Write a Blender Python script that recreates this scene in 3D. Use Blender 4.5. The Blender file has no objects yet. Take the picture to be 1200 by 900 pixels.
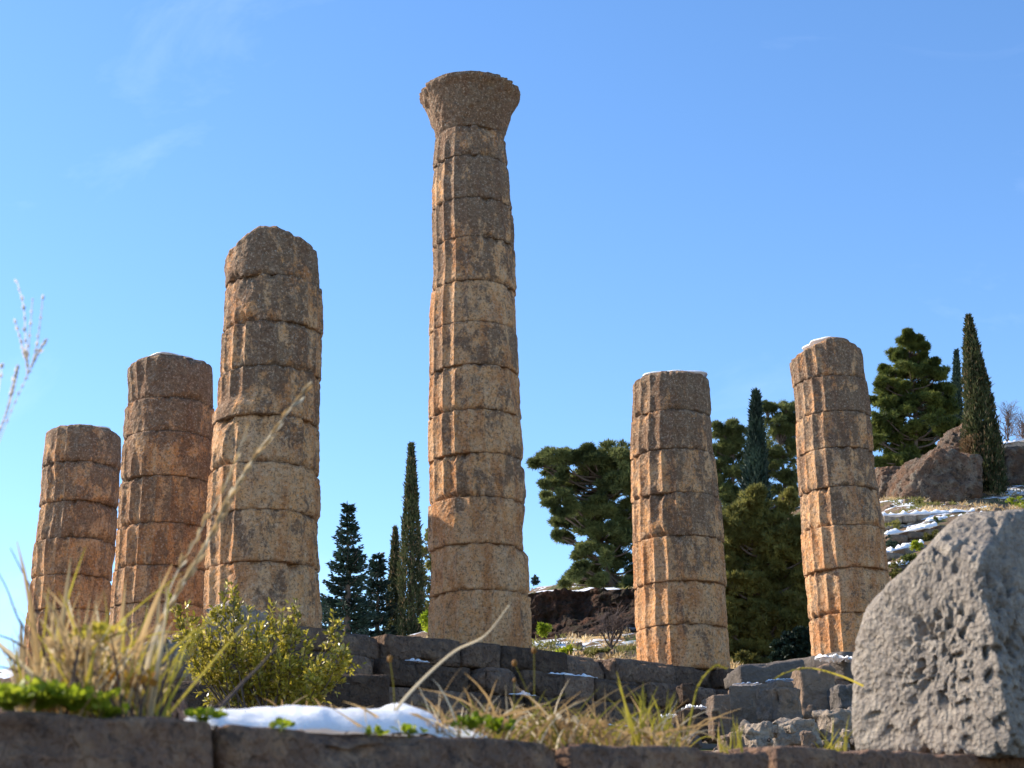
import bpy, math, random
import numpy as np
from mathutils import Vector

# ------------------------------------------------------------------ camera, sky, sun
SC = bpy.context.scene
COL = SC.collection
F = 1850.0                                   # focal length in pixels of the 1200x900 photograph
PITCH = math.radians(17.86)
ROLL = math.radians(1.18)
CZ = 1.2
fw = np.array([0, math.cos(PITCH), math.sin(PITCH)])
r0 = np.array([1.0, 0, 0]); u0 = np.array([0, -math.sin(PITCH), math.cos(PITCH)])
cr = math.cos(ROLL) * r0 - math.sin(ROLL) * u0
cu = math.cos(ROLL) * u0 + math.sin(ROLL) * r0
CAM = np.array([0, 0, CZ])

cam_d = bpy.data.cameras.new('camera'); cam = bpy.data.objects.new('camera', cam_d); COL.objects.link(cam)
SC.camera = cam
from mathutils import Matrix
cam.matrix_world = Matrix(((cr[0], cu[0], -fw[0], 0), (cr[1], cu[1], -fw[1], 0), (cr[2], cu[2], -fw[2], CZ), (0, 0, 0, 1)))
cam_d.sensor_width = 36; cam_d.lens = F / 1200 * 36
cam_d.clip_start = 0.05; cam_d.clip_end = 3000
cam_d.dof.use_dof = True; cam_d.dof.focus_distance = 27.0; cam_d.dof.aperture_fstop = 7.0

SUN_EL = math.radians(36); SUN_H = np.array([-0.93, 0.36]); SUN_H /= np.linalg.norm(SUN_H)
sund = np.array([SUN_H[0] * math.cos(SUN_EL), SUN_H[1] * math.cos(SUN_EL), math.sin(SUN_EL)])
W = bpy.data.worlds.new('World'); SC.world = W; W.use_nodes = True
wn = W.node_tree.nodes; wl = W.node_tree.links; wn.clear()
sky = wn.new('ShaderNodeTexSky'); sky.sky_type = 'NISHITA'; sky.sun_disc = False
sky.sun_elevation = SUN_EL; sky.sun_rotation = math.atan2(SUN_H[0], SUN_H[1])
sky.air_density = 1.0; sky.dust_density = 0.2; sky.ozone_density = 2.2; sky.altitude = 600
hs = wn.new('ShaderNodeHueSaturation'); hs.inputs['Saturation'].default_value = 1.18; hs.inputs['Hue'].default_value = .503; hs.inputs['Value'].default_value = 1.0
bg = wn.new('ShaderNodeBackground'); bg.inputs['Strength'].default_value = 0.15
wo = wn.new('ShaderNodeOutputWorld')
tc = wn.new('ShaderNodeTexCoord'); mp = wn.new('ShaderNodeMapping'); mp.inputs['Rotation'].default_value = (0.3, 0.5, 0.4); mp.inputs['Scale'].default_value = (3, 12, 7)
cn = wn.new('ShaderNodeTexNoise'); cn.inputs['Scale'].default_value = 1.3; cn.inputs['Detail'].default_value = 8; cn.inputs['Roughness'].default_value = 0.6; cn.inputs['Distortion'].default_value = 0.6
crp = wn.new('ShaderNodeValToRGB'); crp.color_ramp.elements[0].position = 0.56; crp.color_ramp.elements[0].color = (0, 0, 0, 1)
crp.color_ramp.elements[1].position = 0.85; crp.color_ramp.elements[1].color = (.10, .10, .10, 1)
cm = wn.new('ShaderNodeMixRGB'); cm.inputs[2].default_value = (8.0, 8.6, 9.5, 1)
wl.new(tc.outputs['Generated'], mp.inputs[0]); wl.new(mp.outputs[0], cn.inputs['Vector']); wl.new(cn.outputs['Fac'], crp.inputs[0])
wl.new(sky.outputs[0], hs.inputs['Color']); wl.new(hs.outputs[0], cm.inputs[1]); wl.new(crp.outputs[0], cm.inputs[0])
wl.new(cm.outputs[0], bg.inputs[0]); wl.new(bg.outputs[0], wo.inputs[0])
sl = bpy.data.lights.new('sun', 'SUN'); sl.energy = 4.7; sl.angle = math.radians(0.5); sl.color = (1, 0.88, 0.72)
so = bpy.data.objects.new('sun', sl); COL.objects.link(so)
so.rotation_euler = Vector(sund).to_track_quat('Z', 'Y').to_euler(); so.location = (-30, 10, 40)
SC.view_settings.view_transform = 'Standard'; SC.view_settings.look = 'None'
SC.view_settings.gamma = 1; SC.view_settings.exposure = 0.85
SC.view_settings.use_curve_mapping = False

# ------------------------------------------------------------------ projection helpers
def ray(px, py): return fw + cr * (px - 600) / F + cu * (450 - py) / F
def P(px, py, d): return CAM + ray(px, py) * d                    # d = depth along the axis
def PY(px, py, Y):
    r = ray(px, py); return CAM + r * (Y / r[1])
def PV(px, py, p0, u):                                             # meet vertical plane through p0 along u (2D)
    r = ray(px, py); n = np.array([-u[1], u[0]])
    t = np.dot(n, p0[:2] - CAM[:2]) / np.dot(n, r[:2]); return CAM + r * t
def PZ(px, py, z):
    r = ray(px, py); return CAM + r * ((z - CZ) / r[2])
def depth(p): return float(np.dot(p - CAM, fw))

# ------------------------------------------------------------------ noise
_rs = np.random.RandomState(7); _tab = _rs.rand(4096)
def vnoise(p, seed=0):
    i = np.floor(p).astype(np.int64); f = p - i; f = f * f * f * (f * (f * 6 - 15) + 10)
    def h(dx, dy, dz):
        return _tab[((i[:, 0] + dx) * 73856093 ^ (i[:, 1] + dy) * 19349663 ^ (i[:, 2] + dz) * 83492791 ^ (seed * 2654435761 % 4093)) % 4096]
    x, y, z = f[:, 0], f[:, 1], f[:, 2]
    a = h(0,0,0)*(1-x)+h(1,0,0)*x; b = h(0,1,0)*(1-x)+h(1,1,0)*x
    c = h(0,0,1)*(1-x)+h(1,0,1)*x; d = h(0,1,1)*(1-x)+h(1,1,1)*x
    return (a*(1-y)+b*y)*(1-z)+(c*(1-y)+d*y)*z
def fbm(p, s=1.0, o=4, seed=0, r=0.5):
    t = 0; a = 1; n = 0
    for k in range(o):
        t = t + a * vnoise(p * s + k * 17.3, seed + k); n += a; a *= r; s *= 2.03
    return t / n                                                    # 0..1, mean .5

# ------------------------------------------------------------------ mesh builders
def tag(o, label=None, cat=None, group=None, kind=None):
    if label: o['label'] = label
    if cat: o['category'] = cat
    if group: o['group'] = group
    if kind: o['kind'] = kind
    return o
def thing(name, label, cat, loc, group=None):
    o = bpy.data.objects.new(name, None); COL.objects.link(o); o.location = Vector(loc); o.empty_display_size = .2
    return tag(o, label, cat, group)
def mk(name, V, Fc, mat, parent=None, origin=None, smooth=True, attrs=None, fattrs=None):
    V = np.asarray(V, dtype=np.float64)
    if parent is not None: V = V - np.array(parent_world(parent))
    elif origin is not None: V = V - np.asarray(origin)
    me = bpy.data.meshes.new(name)
    groups = Fc if isinstance(Fc, list) else [Fc]
    groups = [np.asarray(g, dtype=np.int32) for g in groups if len(g)]
    nl = sum(g.size for g in groups); nf = sum(len(g) for g in groups)
    me.vertices.add(len(V)); me.vertices.foreach_set('co', V.astype(np.float32).ravel())
    me.loops.add(nl); me.loops.foreach_set('vertex_index', np.concatenate([g.ravel() for g in groups]))
    me.polygons.add(nf)
    tot = np.concatenate([np.full(len(g), g.shape[1], dtype=np.int32) for g in groups])
    st = np.concatenate([[0], np.cumsum(tot)[:-1]]).astype(np.int32)
    me.polygons.foreach_set('loop_start', st)
    me.polygons.foreach_set('use_smooth', np.full(nf, smooth, dtype=bool))
    me.update(calc_edges=True); me.validate()
    for k, a in (attrs or {}).items():
        at = me.attributes.new(k, 'FLOAT', 'POINT'); at.data.foreach_set('value', np.asarray(a, dtype=np.float32))
    for k, a in (fattrs or {}).items():
        if len(me.polygons) == len(a):
            at = me.attributes.new(k, 'FLOAT', 'FACE'); at.data.foreach_set('value', np.asarray(a, dtype=np.float32))
    me.materials.append(mat)
    o = bpy.data.objects.new(name, me); COL.objects.link(o)
    if parent is not None: o.parent = parent
    elif origin is not None: o.location = Vector(origin)
    return o
def parent_world(p):
    l = Vector(p.location)
    while p.parent is not None: p = p.parent; l += Vector(p.location)
    return l
class MB:
    def __init__(s): s.V = []; s.Q = []; s.T = []; s.n = 0; s.rq = []; s.rt = []
    def add(s, V, Q=None, T=None, r=0.5):
        V = np.asarray(V); s.V.append(V)
        if Q is not None and len(Q): Q = np.asarray(Q); s.Q.append(Q + s.n); s.rq.append(np.broadcast_to(r, (len(Q),)).copy())
        if T is not None and len(T): T = np.asarray(T); s.T.append(T + s.n); s.rt.append(np.broadcast_to(r, (len(T),)).copy())
        s.n += len(V)
    def build(s, name, mat, parent=None, origin=None, smooth=True):
        fs = []; rr = []
        if s.Q: fs.append(np.concatenate(s.Q)); rr.append(np.concatenate(s.rq))
        if s.T: fs.append(np.concatenate(s.T)); rr.append(np.concatenate(s.rt))
        return mk(name, np.concatenate(s.V), fs, mat, parent, origin, smooth, fattrs={'rnd': np.concatenate(rr)})
    def tube(s, pts, rad, sides=5, r=0.5):
        pts = np.asarray(pts, dtype=float); n = len(pts)
        rad = np.broadcast_to(rad, (n,)) if np.ndim(rad) else np.full(n, rad)
        d = np.gradient(pts, axis=0); d /= np.linalg.norm(d, axis=1, keepdims=True) + 1e-9
        ref = np.array([0.13, 0.97, 0.2]) if abs(d[0][2]) > .6 else np.array([0.1, 0.1, 1.0])
        a = np.cross(d, ref); a /= np.linalg.norm(a, axis=1, keepdims=True) + 1e-9; b = np.cross(d, a)
        th = np.arange(sides) / sides * 2 * np.pi
        V = pts[:, None] + rad[:, None, None] * (a[:, None] * np.cos(th)[None, :, None] + b[:, None] * np.sin(th)[None, :, None])
        V = V.reshape(-1, 3); i = np.arange(n - 1)[:, None] * sides; j = np.arange(sides)[None]; k = (j + 1) % sides
        Q = np.stack([i + j, i + k, i + sides + k, i + sides + j], -1).reshape(-1, 4)
        s.add(V, Q, None, r)
    def leaves(s, c, d, w, rng, r=None, nrm=None):                  # rhombic leaves
        c = np.asarray(c); d = np.asarray(d); n = len(c)
        q = rng.randn(n, 3) if nrm is None else nrm
        sd = np.cross(d, q); sd /= np.linalg.norm(sd, axis=1, keepdims=True) + 1e-9
        sd = sd * np.broadcast_to(w, (n,))[:, None]
        V = np.stack([c, c + d * .45 + sd, c + d, c + d * .45 - sd], 1).reshape(-1, 3)
        Q = np.arange(4 * n).reshape(n, 4)
        s.add(V, Q, None, rng.rand(n) if r is None else r)
def ribbon(s, pts, w, rng, r=0.5):
    pts = np.asarray(pts, dtype=float); n = len(pts); d = np.gradient(pts, axis=0); a = unit(np.cross(d, unit(np.array([rng.randn() * .5, 1.0 + rng.rand(), rng.randn() * .5])))) 
    w = np.broadcast_to(w, (n,))[:, None]; nr = unit(np.cross(a, d))
    V = np.stack([pts - a * w, pts + nr * w * .45, pts + a * w], 1).reshape(-1, 3); i = np.arange(n - 1) * 3
    s.add(V, np.concatenate([np.stack([i, i + 1, i + 4, i + 3], -1), np.stack([i + 1, i + 2, i + 5, i + 4], -1)]), None, r)
MB.ribbon = ribbon
def unit(v): return v / (np.linalg.norm(v, axis=-1, keepdims=True) + 1e-9)
def bez(pts, n=16):
    pts = np.asarray(pts, dtype=float); t = np.linspace(0, len(pts) - 1, n)
    # Catmull-Rom
    e = np.vstack([2 * pts[0] - pts[1], pts, 2 * pts[-1] - pts[-2]]); out = []
    for x in t:
        i = min(int(x), len(pts) - 2); f = x - i; p0, p1, p2, p3 = e[i], e[i+1], e[i+2], e[i+3]
        out.append(.5*((2*p1)+(-p0+p2)*f+(2*p0-5*p1+4*p2-p3)*f*f+(-p0+3*p1-3*p2+p3)*f**3))
    return np.array(out)

# ------------------------------------------------------------------ materials
class NT:
    def __init__(s, name):
        s.m = bpy.data.materials.new(name); s.m.use_nodes = True; s.n = s.m.node_tree.nodes; s.l = s.m.node_tree.links; s.n.clear()
        s.out = s.n.new('ShaderNodeOutputMaterial'); s.b = s.n.new('ShaderNodeBsdfPrincipled'); s.l.new(s.b.outputs[0], s.out.inputs[0])
        s.pos = s.n.new('ShaderNodeNewGeometry').outputs['Position']
    def map(s, scale, vec=None, rot=(0,0,0)):
        m = s.n.new('ShaderNodeMapping'); m.inputs['Scale'].default_value = scale; m.inputs['Rotation'].default_value = rot
        s.l.new(vec or s.pos, m.inputs[0]); return m.outputs[0]
    def noise(s, scale, detail=4, rough=.55, vec=None, dist=0):
        t = s.n.new('ShaderNodeTexNoise'); t.inputs['Scale'].default_value = scale; t.inputs['Detail'].default_value = detail
        t.inputs['Roughness'].default_value = rough; t.inputs['Distortion'].default_value = dist
        s.l.new(vec or s.pos, t.inputs['Vector']); return t.outputs['Fac']
    def voro(s, scale, feat='F1', vec=None):
        t = s.n.new('ShaderNodeTexVoronoi'); t.inputs['Scale'].default_value = scale; t.feature = feat
        s.l.new(vec or s.pos, t.inputs['Vector']); return t.outputs['Distance']
    def ramp(s, fac, a, b, ca=0.0, cb=1.0):
        t = s.n.new('ShaderNodeMapRange'); t.inputs[1].default_value = a; t.inputs[2].default_value = b
        t.inputs[3].default_value = ca; t.inputs[4].default_value = cb; s.l.new(fac, t.inputs[0]); return t.outputs[0]
    def mix(s, fac, a, b):
        t = s.n.new('ShaderNodeMixRGB')
        for i, v in ((0, fac), (1, a), (2, b)):
            if isinstance(v, (int, float)): t.inputs[i].default_value = v
            elif isinstance(v, tuple): t.inputs[i].default_value = v + (1,)
            else: s.l.new(v, t.inputs[i])
        return t.outputs[0]
    def math(s, op, a, b=0.5):
        t = s.n.new('ShaderNodeMath'); t.operation = op
        for i, v in ((0, a), (1, b)):
            if isinstance(v, (int, float)): t.inputs[i].default_value = v
            else: s.l.new(v, t.inputs[i])
        return t.outputs[0]
    def attr(s, name):
        t = s.n.new('ShaderNodeAttribute'); t.attribute_name = name; return t.outputs['Fac']
    def bump(s, h, dist, strength=1.0, prev=None):
        t = s.n.new('ShaderNodeBump'); t.inputs['Distance'].default_value = dist; t.inputs['Strength'].default_value = strength
        s.l.new(h, t.inputs['Height'])
        if prev is not None: s.l.new(prev, t.inputs['Normal'])
        return t.outputs[0]
    def done(s, col, rough=.9, nrm=None, spec=.2):
        if isinstance(col, tuple): s.b.inputs['Base Color'].default_value = col + (1,)
        else: s.l.new(col, s.b.inputs['Base Color'])
        if isinstance(rough, float): s.b.inputs['Roughness'].default_value = rough
        else: s.l.new(rough, s.b.inputs['Roughness'])
        s.b.inputs['Specular IOR Level'].default_value = spec
        if nrm is not None: s.l.new(nrm, s.b.inputs['Normal'])
        return s.m

def column_stone():
    t = NT('weathered_orange_limestone')
    st = t.map((1, 1, .33))
    n1 = t.noise(1.1, 5, .6); n2 = t.noise(3.2, 6, .65, st); n3 = t.noise(9, 5, .65); n4 = t.noise(38, 3, .6)
    c = t.mix(t.ramp(n1, .35, .65), (.80, .385, .14), (.70, .42, .215))
    c = t.mix(t.ramp(n3, .4, .68), c, (.76, .50, .30))
    c = t.mix(t.math('MULTIPLY', t.ramp(n2, .46, .60), .7), c, (.50, .19, .06))      # rusty stain
    h = t.attr('hgt'); k = t.attr('drum')
    # dark lichen crust, more of it higher up
    g = t.math('ADD', t.noise(2.6, 8, .74, t.map((1, 1, .55)), .3), t.math('MULTIPLY', h, .175))
    g = t.math('ADD', g, t.math('MULTIPLY', k, .085))
    g = t.math('ADD', g, t.math('MULTIPLY', t.math('SUBTRACT', n3, .5), .22))
    crust = t.ramp(g, .60, .665)
    c = t.mix(t.math('MULTIPLY', crust, .78), c, (.125, .09, .068))
    g2 = t.ramp(t.math('ADD', t.noise(5.5, 6, .7), t.math('MULTIPLY', h, .07)), .56, .66)
    c = t.mix(t.math('MULTIPLY', g2, .5), c, (.33, .24, .16))
    c = t.mix(t.math('MULTIPLY', t.ramp(t.attr('stone'), 0, 1, 0, .45), t.ramp(h, .3, 1, 1, .1)), c, t.mix(t.ramp(n3, .4, .6), (.60, .26, .085), (.42, .20, .085)))
    j = t.attr('joint'); c = t.mix(t.math('MULTIPLY', j, .55), c, (.07, .05, .04))
    sp = t.math('MULTIPLY', t.ramp(t.noise(27, 3, .6), .62, .68), t.ramp(t.math('ADD', t.noise(1.6, 3), t.math('MULTIPLY', h, .2)), .5, .68))
    c = t.mix(t.math('MULTIPLY', sp, .8), c, (.50, .46, .38))
    sp2 = t.math('MULTIPLY', t.ramp(t.noise(33, 2, .5), .60, .70), .6)
    c = t.mix(sp2, c, (.10, .075, .06))
    fine = t.noise(21, 6, .78)
    c = t.mix(t.ramp(fine, .53, .62, 0, .75), c, (.10, .065, .045)); c = t.mix(t.ramp(fine, .45, .36, 0, .6), c, (.82, .60, .42))
    b = t.bump(n3, .05, .8); b = t.bump(n4, .02, 1, b); b = t.bump(fine, .03, .9, b); b = t.bump(t.voro(16), .02, .5, b)
    return t.done(c, .92, b)
def wall_stone(name, ca, cb, cc, sc=1.0, bd=.03, pit=0.0, lich=(.12,.11,.10)):
    t = NT(name)
    n1 = t.noise(.9*sc, 5, .6); n2 = t.noise(3.5*sc, 6, .65); n3 = t.noise(14*sc, 5, .65)
    c = t.mix(t.ramp(n1, .35, .65), ca, cb); c = t.mix(t.ramp(n2, .48, .62), c, cc)
    c = t.mix(t.math('MULTIPLY', t.ramp(t.noise(6*sc, 6, .7), .55, .64), .7), c, lich)
    c = t.mix(t.math('MULTIPLY', t.ramp(n3, .56, .7), .5), c, tuple(x*1.45 for x in ca))
    b = t.bump(n2, bd*2, .6); b = t.bump(n3, bd, .8, b)
    if pit: b = t.bump(t.voro(pit), bd*1.4, .6, b)
    return t.done(c, .93, b)
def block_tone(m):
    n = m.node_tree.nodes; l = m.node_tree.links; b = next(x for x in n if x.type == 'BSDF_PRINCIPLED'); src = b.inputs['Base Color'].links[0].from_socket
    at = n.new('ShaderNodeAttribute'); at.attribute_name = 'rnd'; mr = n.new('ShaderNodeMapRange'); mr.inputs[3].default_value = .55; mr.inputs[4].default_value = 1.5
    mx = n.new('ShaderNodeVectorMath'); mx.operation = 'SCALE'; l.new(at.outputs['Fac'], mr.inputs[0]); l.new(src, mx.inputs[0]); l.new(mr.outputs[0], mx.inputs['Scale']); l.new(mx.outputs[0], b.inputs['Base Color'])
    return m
def leafmat(name, ca, cb, trans=.35, rough=.6, tip=None, spec=.25):
    t = NT(name); r = t.attr('rnd')
    c = t.mix(r, ca, cb)
    c = t.mix(t.ramp(t.noise(.9, 3), .4, .65), c, tuple(x*.62 for x in ca))
    if tip: c = t.mix(t.ramp(r, .8, .95), c, tip)
    t.done(c, rough, None, spec)
    tr = t.n.new('ShaderNodeBsdfTranslucent'); t.l.new(c, tr.inputs[0])
    mx = t.n.new('ShaderNodeMixShader'); mx.inputs[0].default_value = trans
    t.l.new(t.b.outputs[0], mx.inputs[1]); t.l.new(tr.outputs[0], mx.inputs[2]); t.l.new(mx.outputs[0], t.out.inputs[0])
    return t.m
def snowmat():
    t = NT('old_snow'); n = t.noise(18, 5, .6); n2 = t.noise(70, 3)
    c = t.mix(t.ramp(n, .35, .7), (.93,.93,.94), (.88,.89,.92))
    c = t.mix(t.ramp(t.noise(90, 4, .7), .66, .72, 0, .6), c, (.45, .38, .30))
    t.b.inputs['Subsurface Weight'].default_value = 0.8; t.b.inputs['Subsurface Radius'].default_value = (1, .95, .9); t.b.inputs['Subsurface Scale'].default_value = .06
    t.done(c, .6, t.bump(n2, .006, .6, t.bump(n, .02, .7)), .3)
    tr = t.n.new('ShaderNodeBsdfTranslucent'); t.l.new(c, tr.inputs[0]); mx = t.n.new('ShaderNodeMixShader'); mx.inputs[0].default_value = .12
    t.l.new(t.b.outputs[0], mx.inputs[1]); t.l.new(tr.outputs[0], mx.inputs[2]); t.l.new(mx.outputs[0], t.out.inputs[0]); return t.m
def bark(name, ca, cb):
    t = NT(name); n = t.noise(8, 6, .7, t.map((1, 1, .25)))
    return t.done(t.mix(t.ramp(n, .35, .65), ca, cb), .95, t.bump(n, .03))

M = dict(
    column=column_stone(),
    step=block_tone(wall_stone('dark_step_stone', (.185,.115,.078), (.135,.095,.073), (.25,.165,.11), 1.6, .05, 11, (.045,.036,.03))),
    bounce_paving=wall_stone('pale_bounce_paving', (.42,.31,.22), (.36,.28,.21), (.48,.37,.27), 1.0, .02, 0, (.25,.2,.16)),
    ledge=wall_stone('foreground_ledge_stone', (.27,.155,.10), (.19,.12,.085), (.34,.21,.13), 4.0, .016, 40, (.06,.045,.04)),
    block=wall_stone('brown_limestone', (.24,.165,.115), (.17,.125,.095), (.31,.215,.15), 1.2, .04, 0),
    pale=wall_stone('pale_grey_limestone', (.33,.26,.195), (.23,.185,.145), (.40,.32,.24), 1.5, .03, 6),
    slab=wall_stone('blue_grey_stone', (.13,.11,.098), (.10,.09,.082), (.17,.145,.125), 1.2, .03, 0),
    boulder=wall_stone('pitted_grey_conglomerate', (.30,.255,.21), (.225,.195,.165), (.36,.31,.255), 5.0, .010, 60, (.17,.14,.115)),
    cliff=wall_stone('red_brown_rock', (.40,.22,.13), (.22,.175,.14), (.42,.34,.26), .7, .25, 0, (.06,.05,.045)),
    snow=snowmat(),
    bark=bark('grey_brown_bark', (.09,.065,.05), (.17,.13,.10)),
    cypress=leafmat('cypress_foliage', (.055,.07,.026), (.13,.135,.05), .3, .7, (.24,.165,.085)),
    dry=leafmat('dry_brown_foliage', (.20,.12,.06), (.40,.26,.13), .3, .8),
    fir=leafmat('fir_needles', (.022,.045,.032), (.045,.075,.045), .12, .6),
    pine=leafmat('pine_needles', (.10,.13,.045), (.25,.26,.085), .45, .6),
    pine_b=leafmat('bright_pine_needles', (.09,.125,.03), (.24,.25,.055), .4, .6),
    juniper=leafmat('olive_juniper_foliage', (.18,.18,.05), (.36,.32,.09), .45, .65, (.2,.17,.06)),
    shrub=leafmat('yellow_green_leaves', (.24,.22,.02), (.66,.54,.07), .55, .3, (.75,.62,.2), .6),
    weed=leafmat('fresh_green_leaves', (.26,.36,.02), (.62,.62,.06), .55, .45),
    straw=leafmat('dry_straw', (.58,.38,.17), (.92,.74,.42), .5, .7, (.72,.62,.44)),
    straw_y=leafmat('yellowing_grass', (.42,.38,.05), (.80,.60,.10), .5, .6),
    twig=leafmat('dark_purple_twigs', (.06,.035,.04), (.11,.06,.06), .05, .7),
    reed=leafmat('pale_feather_grass', (.82,.74,.64), (.95,.90,.84), .6, .6),
    twigs=leafmat('bare_pinkish_twigs', (.12,.085,.075), (.22,.16,.14), .1, .8),
    flower=leafmat('orange_seed_head', (.42,.20,.05), (.75,.42,.05), .3, .6),
)
# ------------------------------------------------------------------ ground geometry frame
col3_d, col6_d = 24.1, 33.0
c3 = P(308, 722, col3_d); c6 = P(1001, 768, col6_d)
U = unit((c6 - c3)[:2]); N = np.array([U[1], -U[0]])             # U runs right and away, N points out of the temple front
ZS = CZ + 3.84                                                    # stylobate level
zl = CZ + .335
La = PZ(100, 836, zl); ledge_u = U; LP = La[:2]
def PL(px, py, off=0.0): return PV(px, py, LP - N * off, U)       # vertical plane of the ledge face, pushed back by off
def sL(p): return float(np.dot(p[:2] - LP, U))

# terrain control points
ctl = []
def cp(px, py, Y, w=0): ctl.append(PY(px, py, Y))
for px in (-600, -200, 100, 400, 700, 1000, 1300, 1800):
    p = PL(px, 900, 0.3); ctl.append(np.array([p[0], p[1], zl - .03]))
    p = PL(px, 900, 2.5); ctl.append(np.array([p[0], p[1], zl + .02]))
for px, py, Y in ((-100,895,18),(100,888,17),(400,888,16),(640,885,18),(900,882,20),(1150,885,22),(1400,870,24),(-400,880,20),
                  (1010,862,26),(1100,845,28),(1250,820,30),(1500,800,35),
                  (0,800,50),(200,795,50),(-400,800,60),(420,772,68),(500,775,76),(560,775,76),(300,775,66),(100,790,76),
                  (680,771,42),(640,772,42),(740,765,44),(620,760,46),(660,757,46),(700,752,46),(745,746,46),(620,757,49),(660,752,49),(700,746,49),(745,738,49),(610,704,52.5),(640,698,52.5),(670,697,52.5),(700,698,52.5),(745,698,52.5),
                  (625,686,62),(680,681,62),(740,686,62),(680,690,66),(585,735,60),(520,775,60),(480,775,60),(430,775,60),
                  (790,775,45),(790,690,60),(890,795,38),(890,790,46),(850,785,47),(935,788,46),(890,770,50),(890,665,60),(890,625,72),(830,640,75),(960,640,62),
                  (1040,660,47),(1100,650,47),(1040,622,54),(1110,618,54),(1040,602,60),(1130,600,60),(1200,598,58),(1300,600,58),
                  (1040,560,72),(1150,560,72),(1200,520,84),(1300,490,90),(1130,540,84),(1060,560,84),(960,580,80),
                  (1000,600,62),(1200,525,110),(1100,560,110),(900,650,110),(700,720,110),(500,765,120),(200,800,120),(-300,850,120),(1500,450,120)):
    cp(px, py, Y)
for x, y, z in ((-400,400,8),(0,420,12),(400,400,40),(-400,0,-4),(400,0,10),(0,-60,0),(-200,-200,-4),(300,-200,0)): ctl.append(np.array([x,y,z]))
ctl = np.array(ctl)
def _k(d): return d
_D = np.linalg.norm(ctl[:, None, :2] - ctl[None, :, :2], axis=2)
_A = _k(_D) + np.eye(len(ctl)) * -.02
_m = ctl[:, 2].mean(); _w = np.linalg.solve(_A, ctl[:, 2] - _m)
def terr(X, Y):
    X = np.atleast_1d(X); Y = np.atleast_1d(Y); q = np.stack([X, Y], 1)
    z = _m + _k(np.linalg.norm(q[:, None] - ctl[None, :, :2], axis=2)) @ _w
    t = -((q - LP) @ N)                                          # distance behind the ledge face
    p3 = np.stack([X, Y, X*0], 1); far = np.clip((t - 8) / 25, 0, 1)
    z = z + (fbm(p3, .25, 4, 3) - .5) * 1.2 * far + (fbm(p3, 1.3, 3, 5) - .5) * .30 * np.clip((t - 6) / 10, 0, 1)
    k = np.clip((t - .12) / .1, 0, 1)
    return z * k + 0.0 * (1 - k)
def tz(x, y): return float(terr(x, y)[0])

def build_terrain():
    tt = np.concatenate([-np.geomspace(300, 1, 14), [-.5, 0, .11, .13, .16, .19, .23], np.linspace(.5, 10, 20), np.linspace(10.5, 110, 260), np.geomspace(115, 500, 24)])
    ss = np.concatenate([-np.geomspace(500, 42, 18), np.linspace(-40, 90, 300), np.geomspace(95, 500, 14)])
    Sg, Tg = np.meshgrid(ss, tt)
    X = LP[0] + U[0] * Sg - N[0] * Tg; Y = LP[1] + U[1] * Sg - N[1] * Tg
    X = X.ravel(); Y = Y.ravel(); Z = np.concatenate([terr(X[i:i+20000], Y[i:i+20000]) for i in range(0, len(X), 20000)])
    a = len(ss); i = np.arange(len(tt) - 1)[:, None] * a; j = np.arange(a - 1)[None]
    Q = np.stack([i + j, i + j + 1, i + a + j + 1, i + a + j], -1).reshape(-1, 4)[:, ::-1]
    t = NT('hillside_soil_grass_snow')
    n1 = t.noise(.35, 5, .6); n2 = t.noise(1.7, 6, .65); n3 = t.noise(7, 5, .7)
    c = t.mix(t.ramp(n1, .4, .6), (.17,.105,.065), (.20,.14,.09))
    c = t.mix(t.ramp(n2, .5, .6), c, (.06,.085,.022))
    c = t.mix(t.math('MULTIPLY', t.ramp(n3, .52, .6), .6), c, (.17,.13,.085))
    sx = t.n.new('ShaderNodeSeparateXYZ'); g = t.n.new('ShaderNodeNewGeometry'); t.l.new(g.outputs['True Normal'], sx.inputs[0])
    up = sx.outputs['Z']
    s = t.math('ADD', t.noise(.55, 7, .68, t.map((1, 1, 1.6))), t.ramp(up, .80, .95, -.22, .105))
    s = t.math('MULTIPLY', t.ramp(s, .50, .53), t.attr('snow'))
    c = t.mix(s, c, (.82,.85,.90))
    tr = -((np.stack([X, Y], 1) - LP) @ N)
    m = t.done(c, .95, t.bump(n3, .1, .8, t.bump(n2, .3, .6)))
    o = mk('ground', np.stack([X, Y, Z], 1), Q, m, smooth=True, attrs={'snow': (tr > 30).astype(float)})
    tag(o, kind='structure')
build_terrain()

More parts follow.
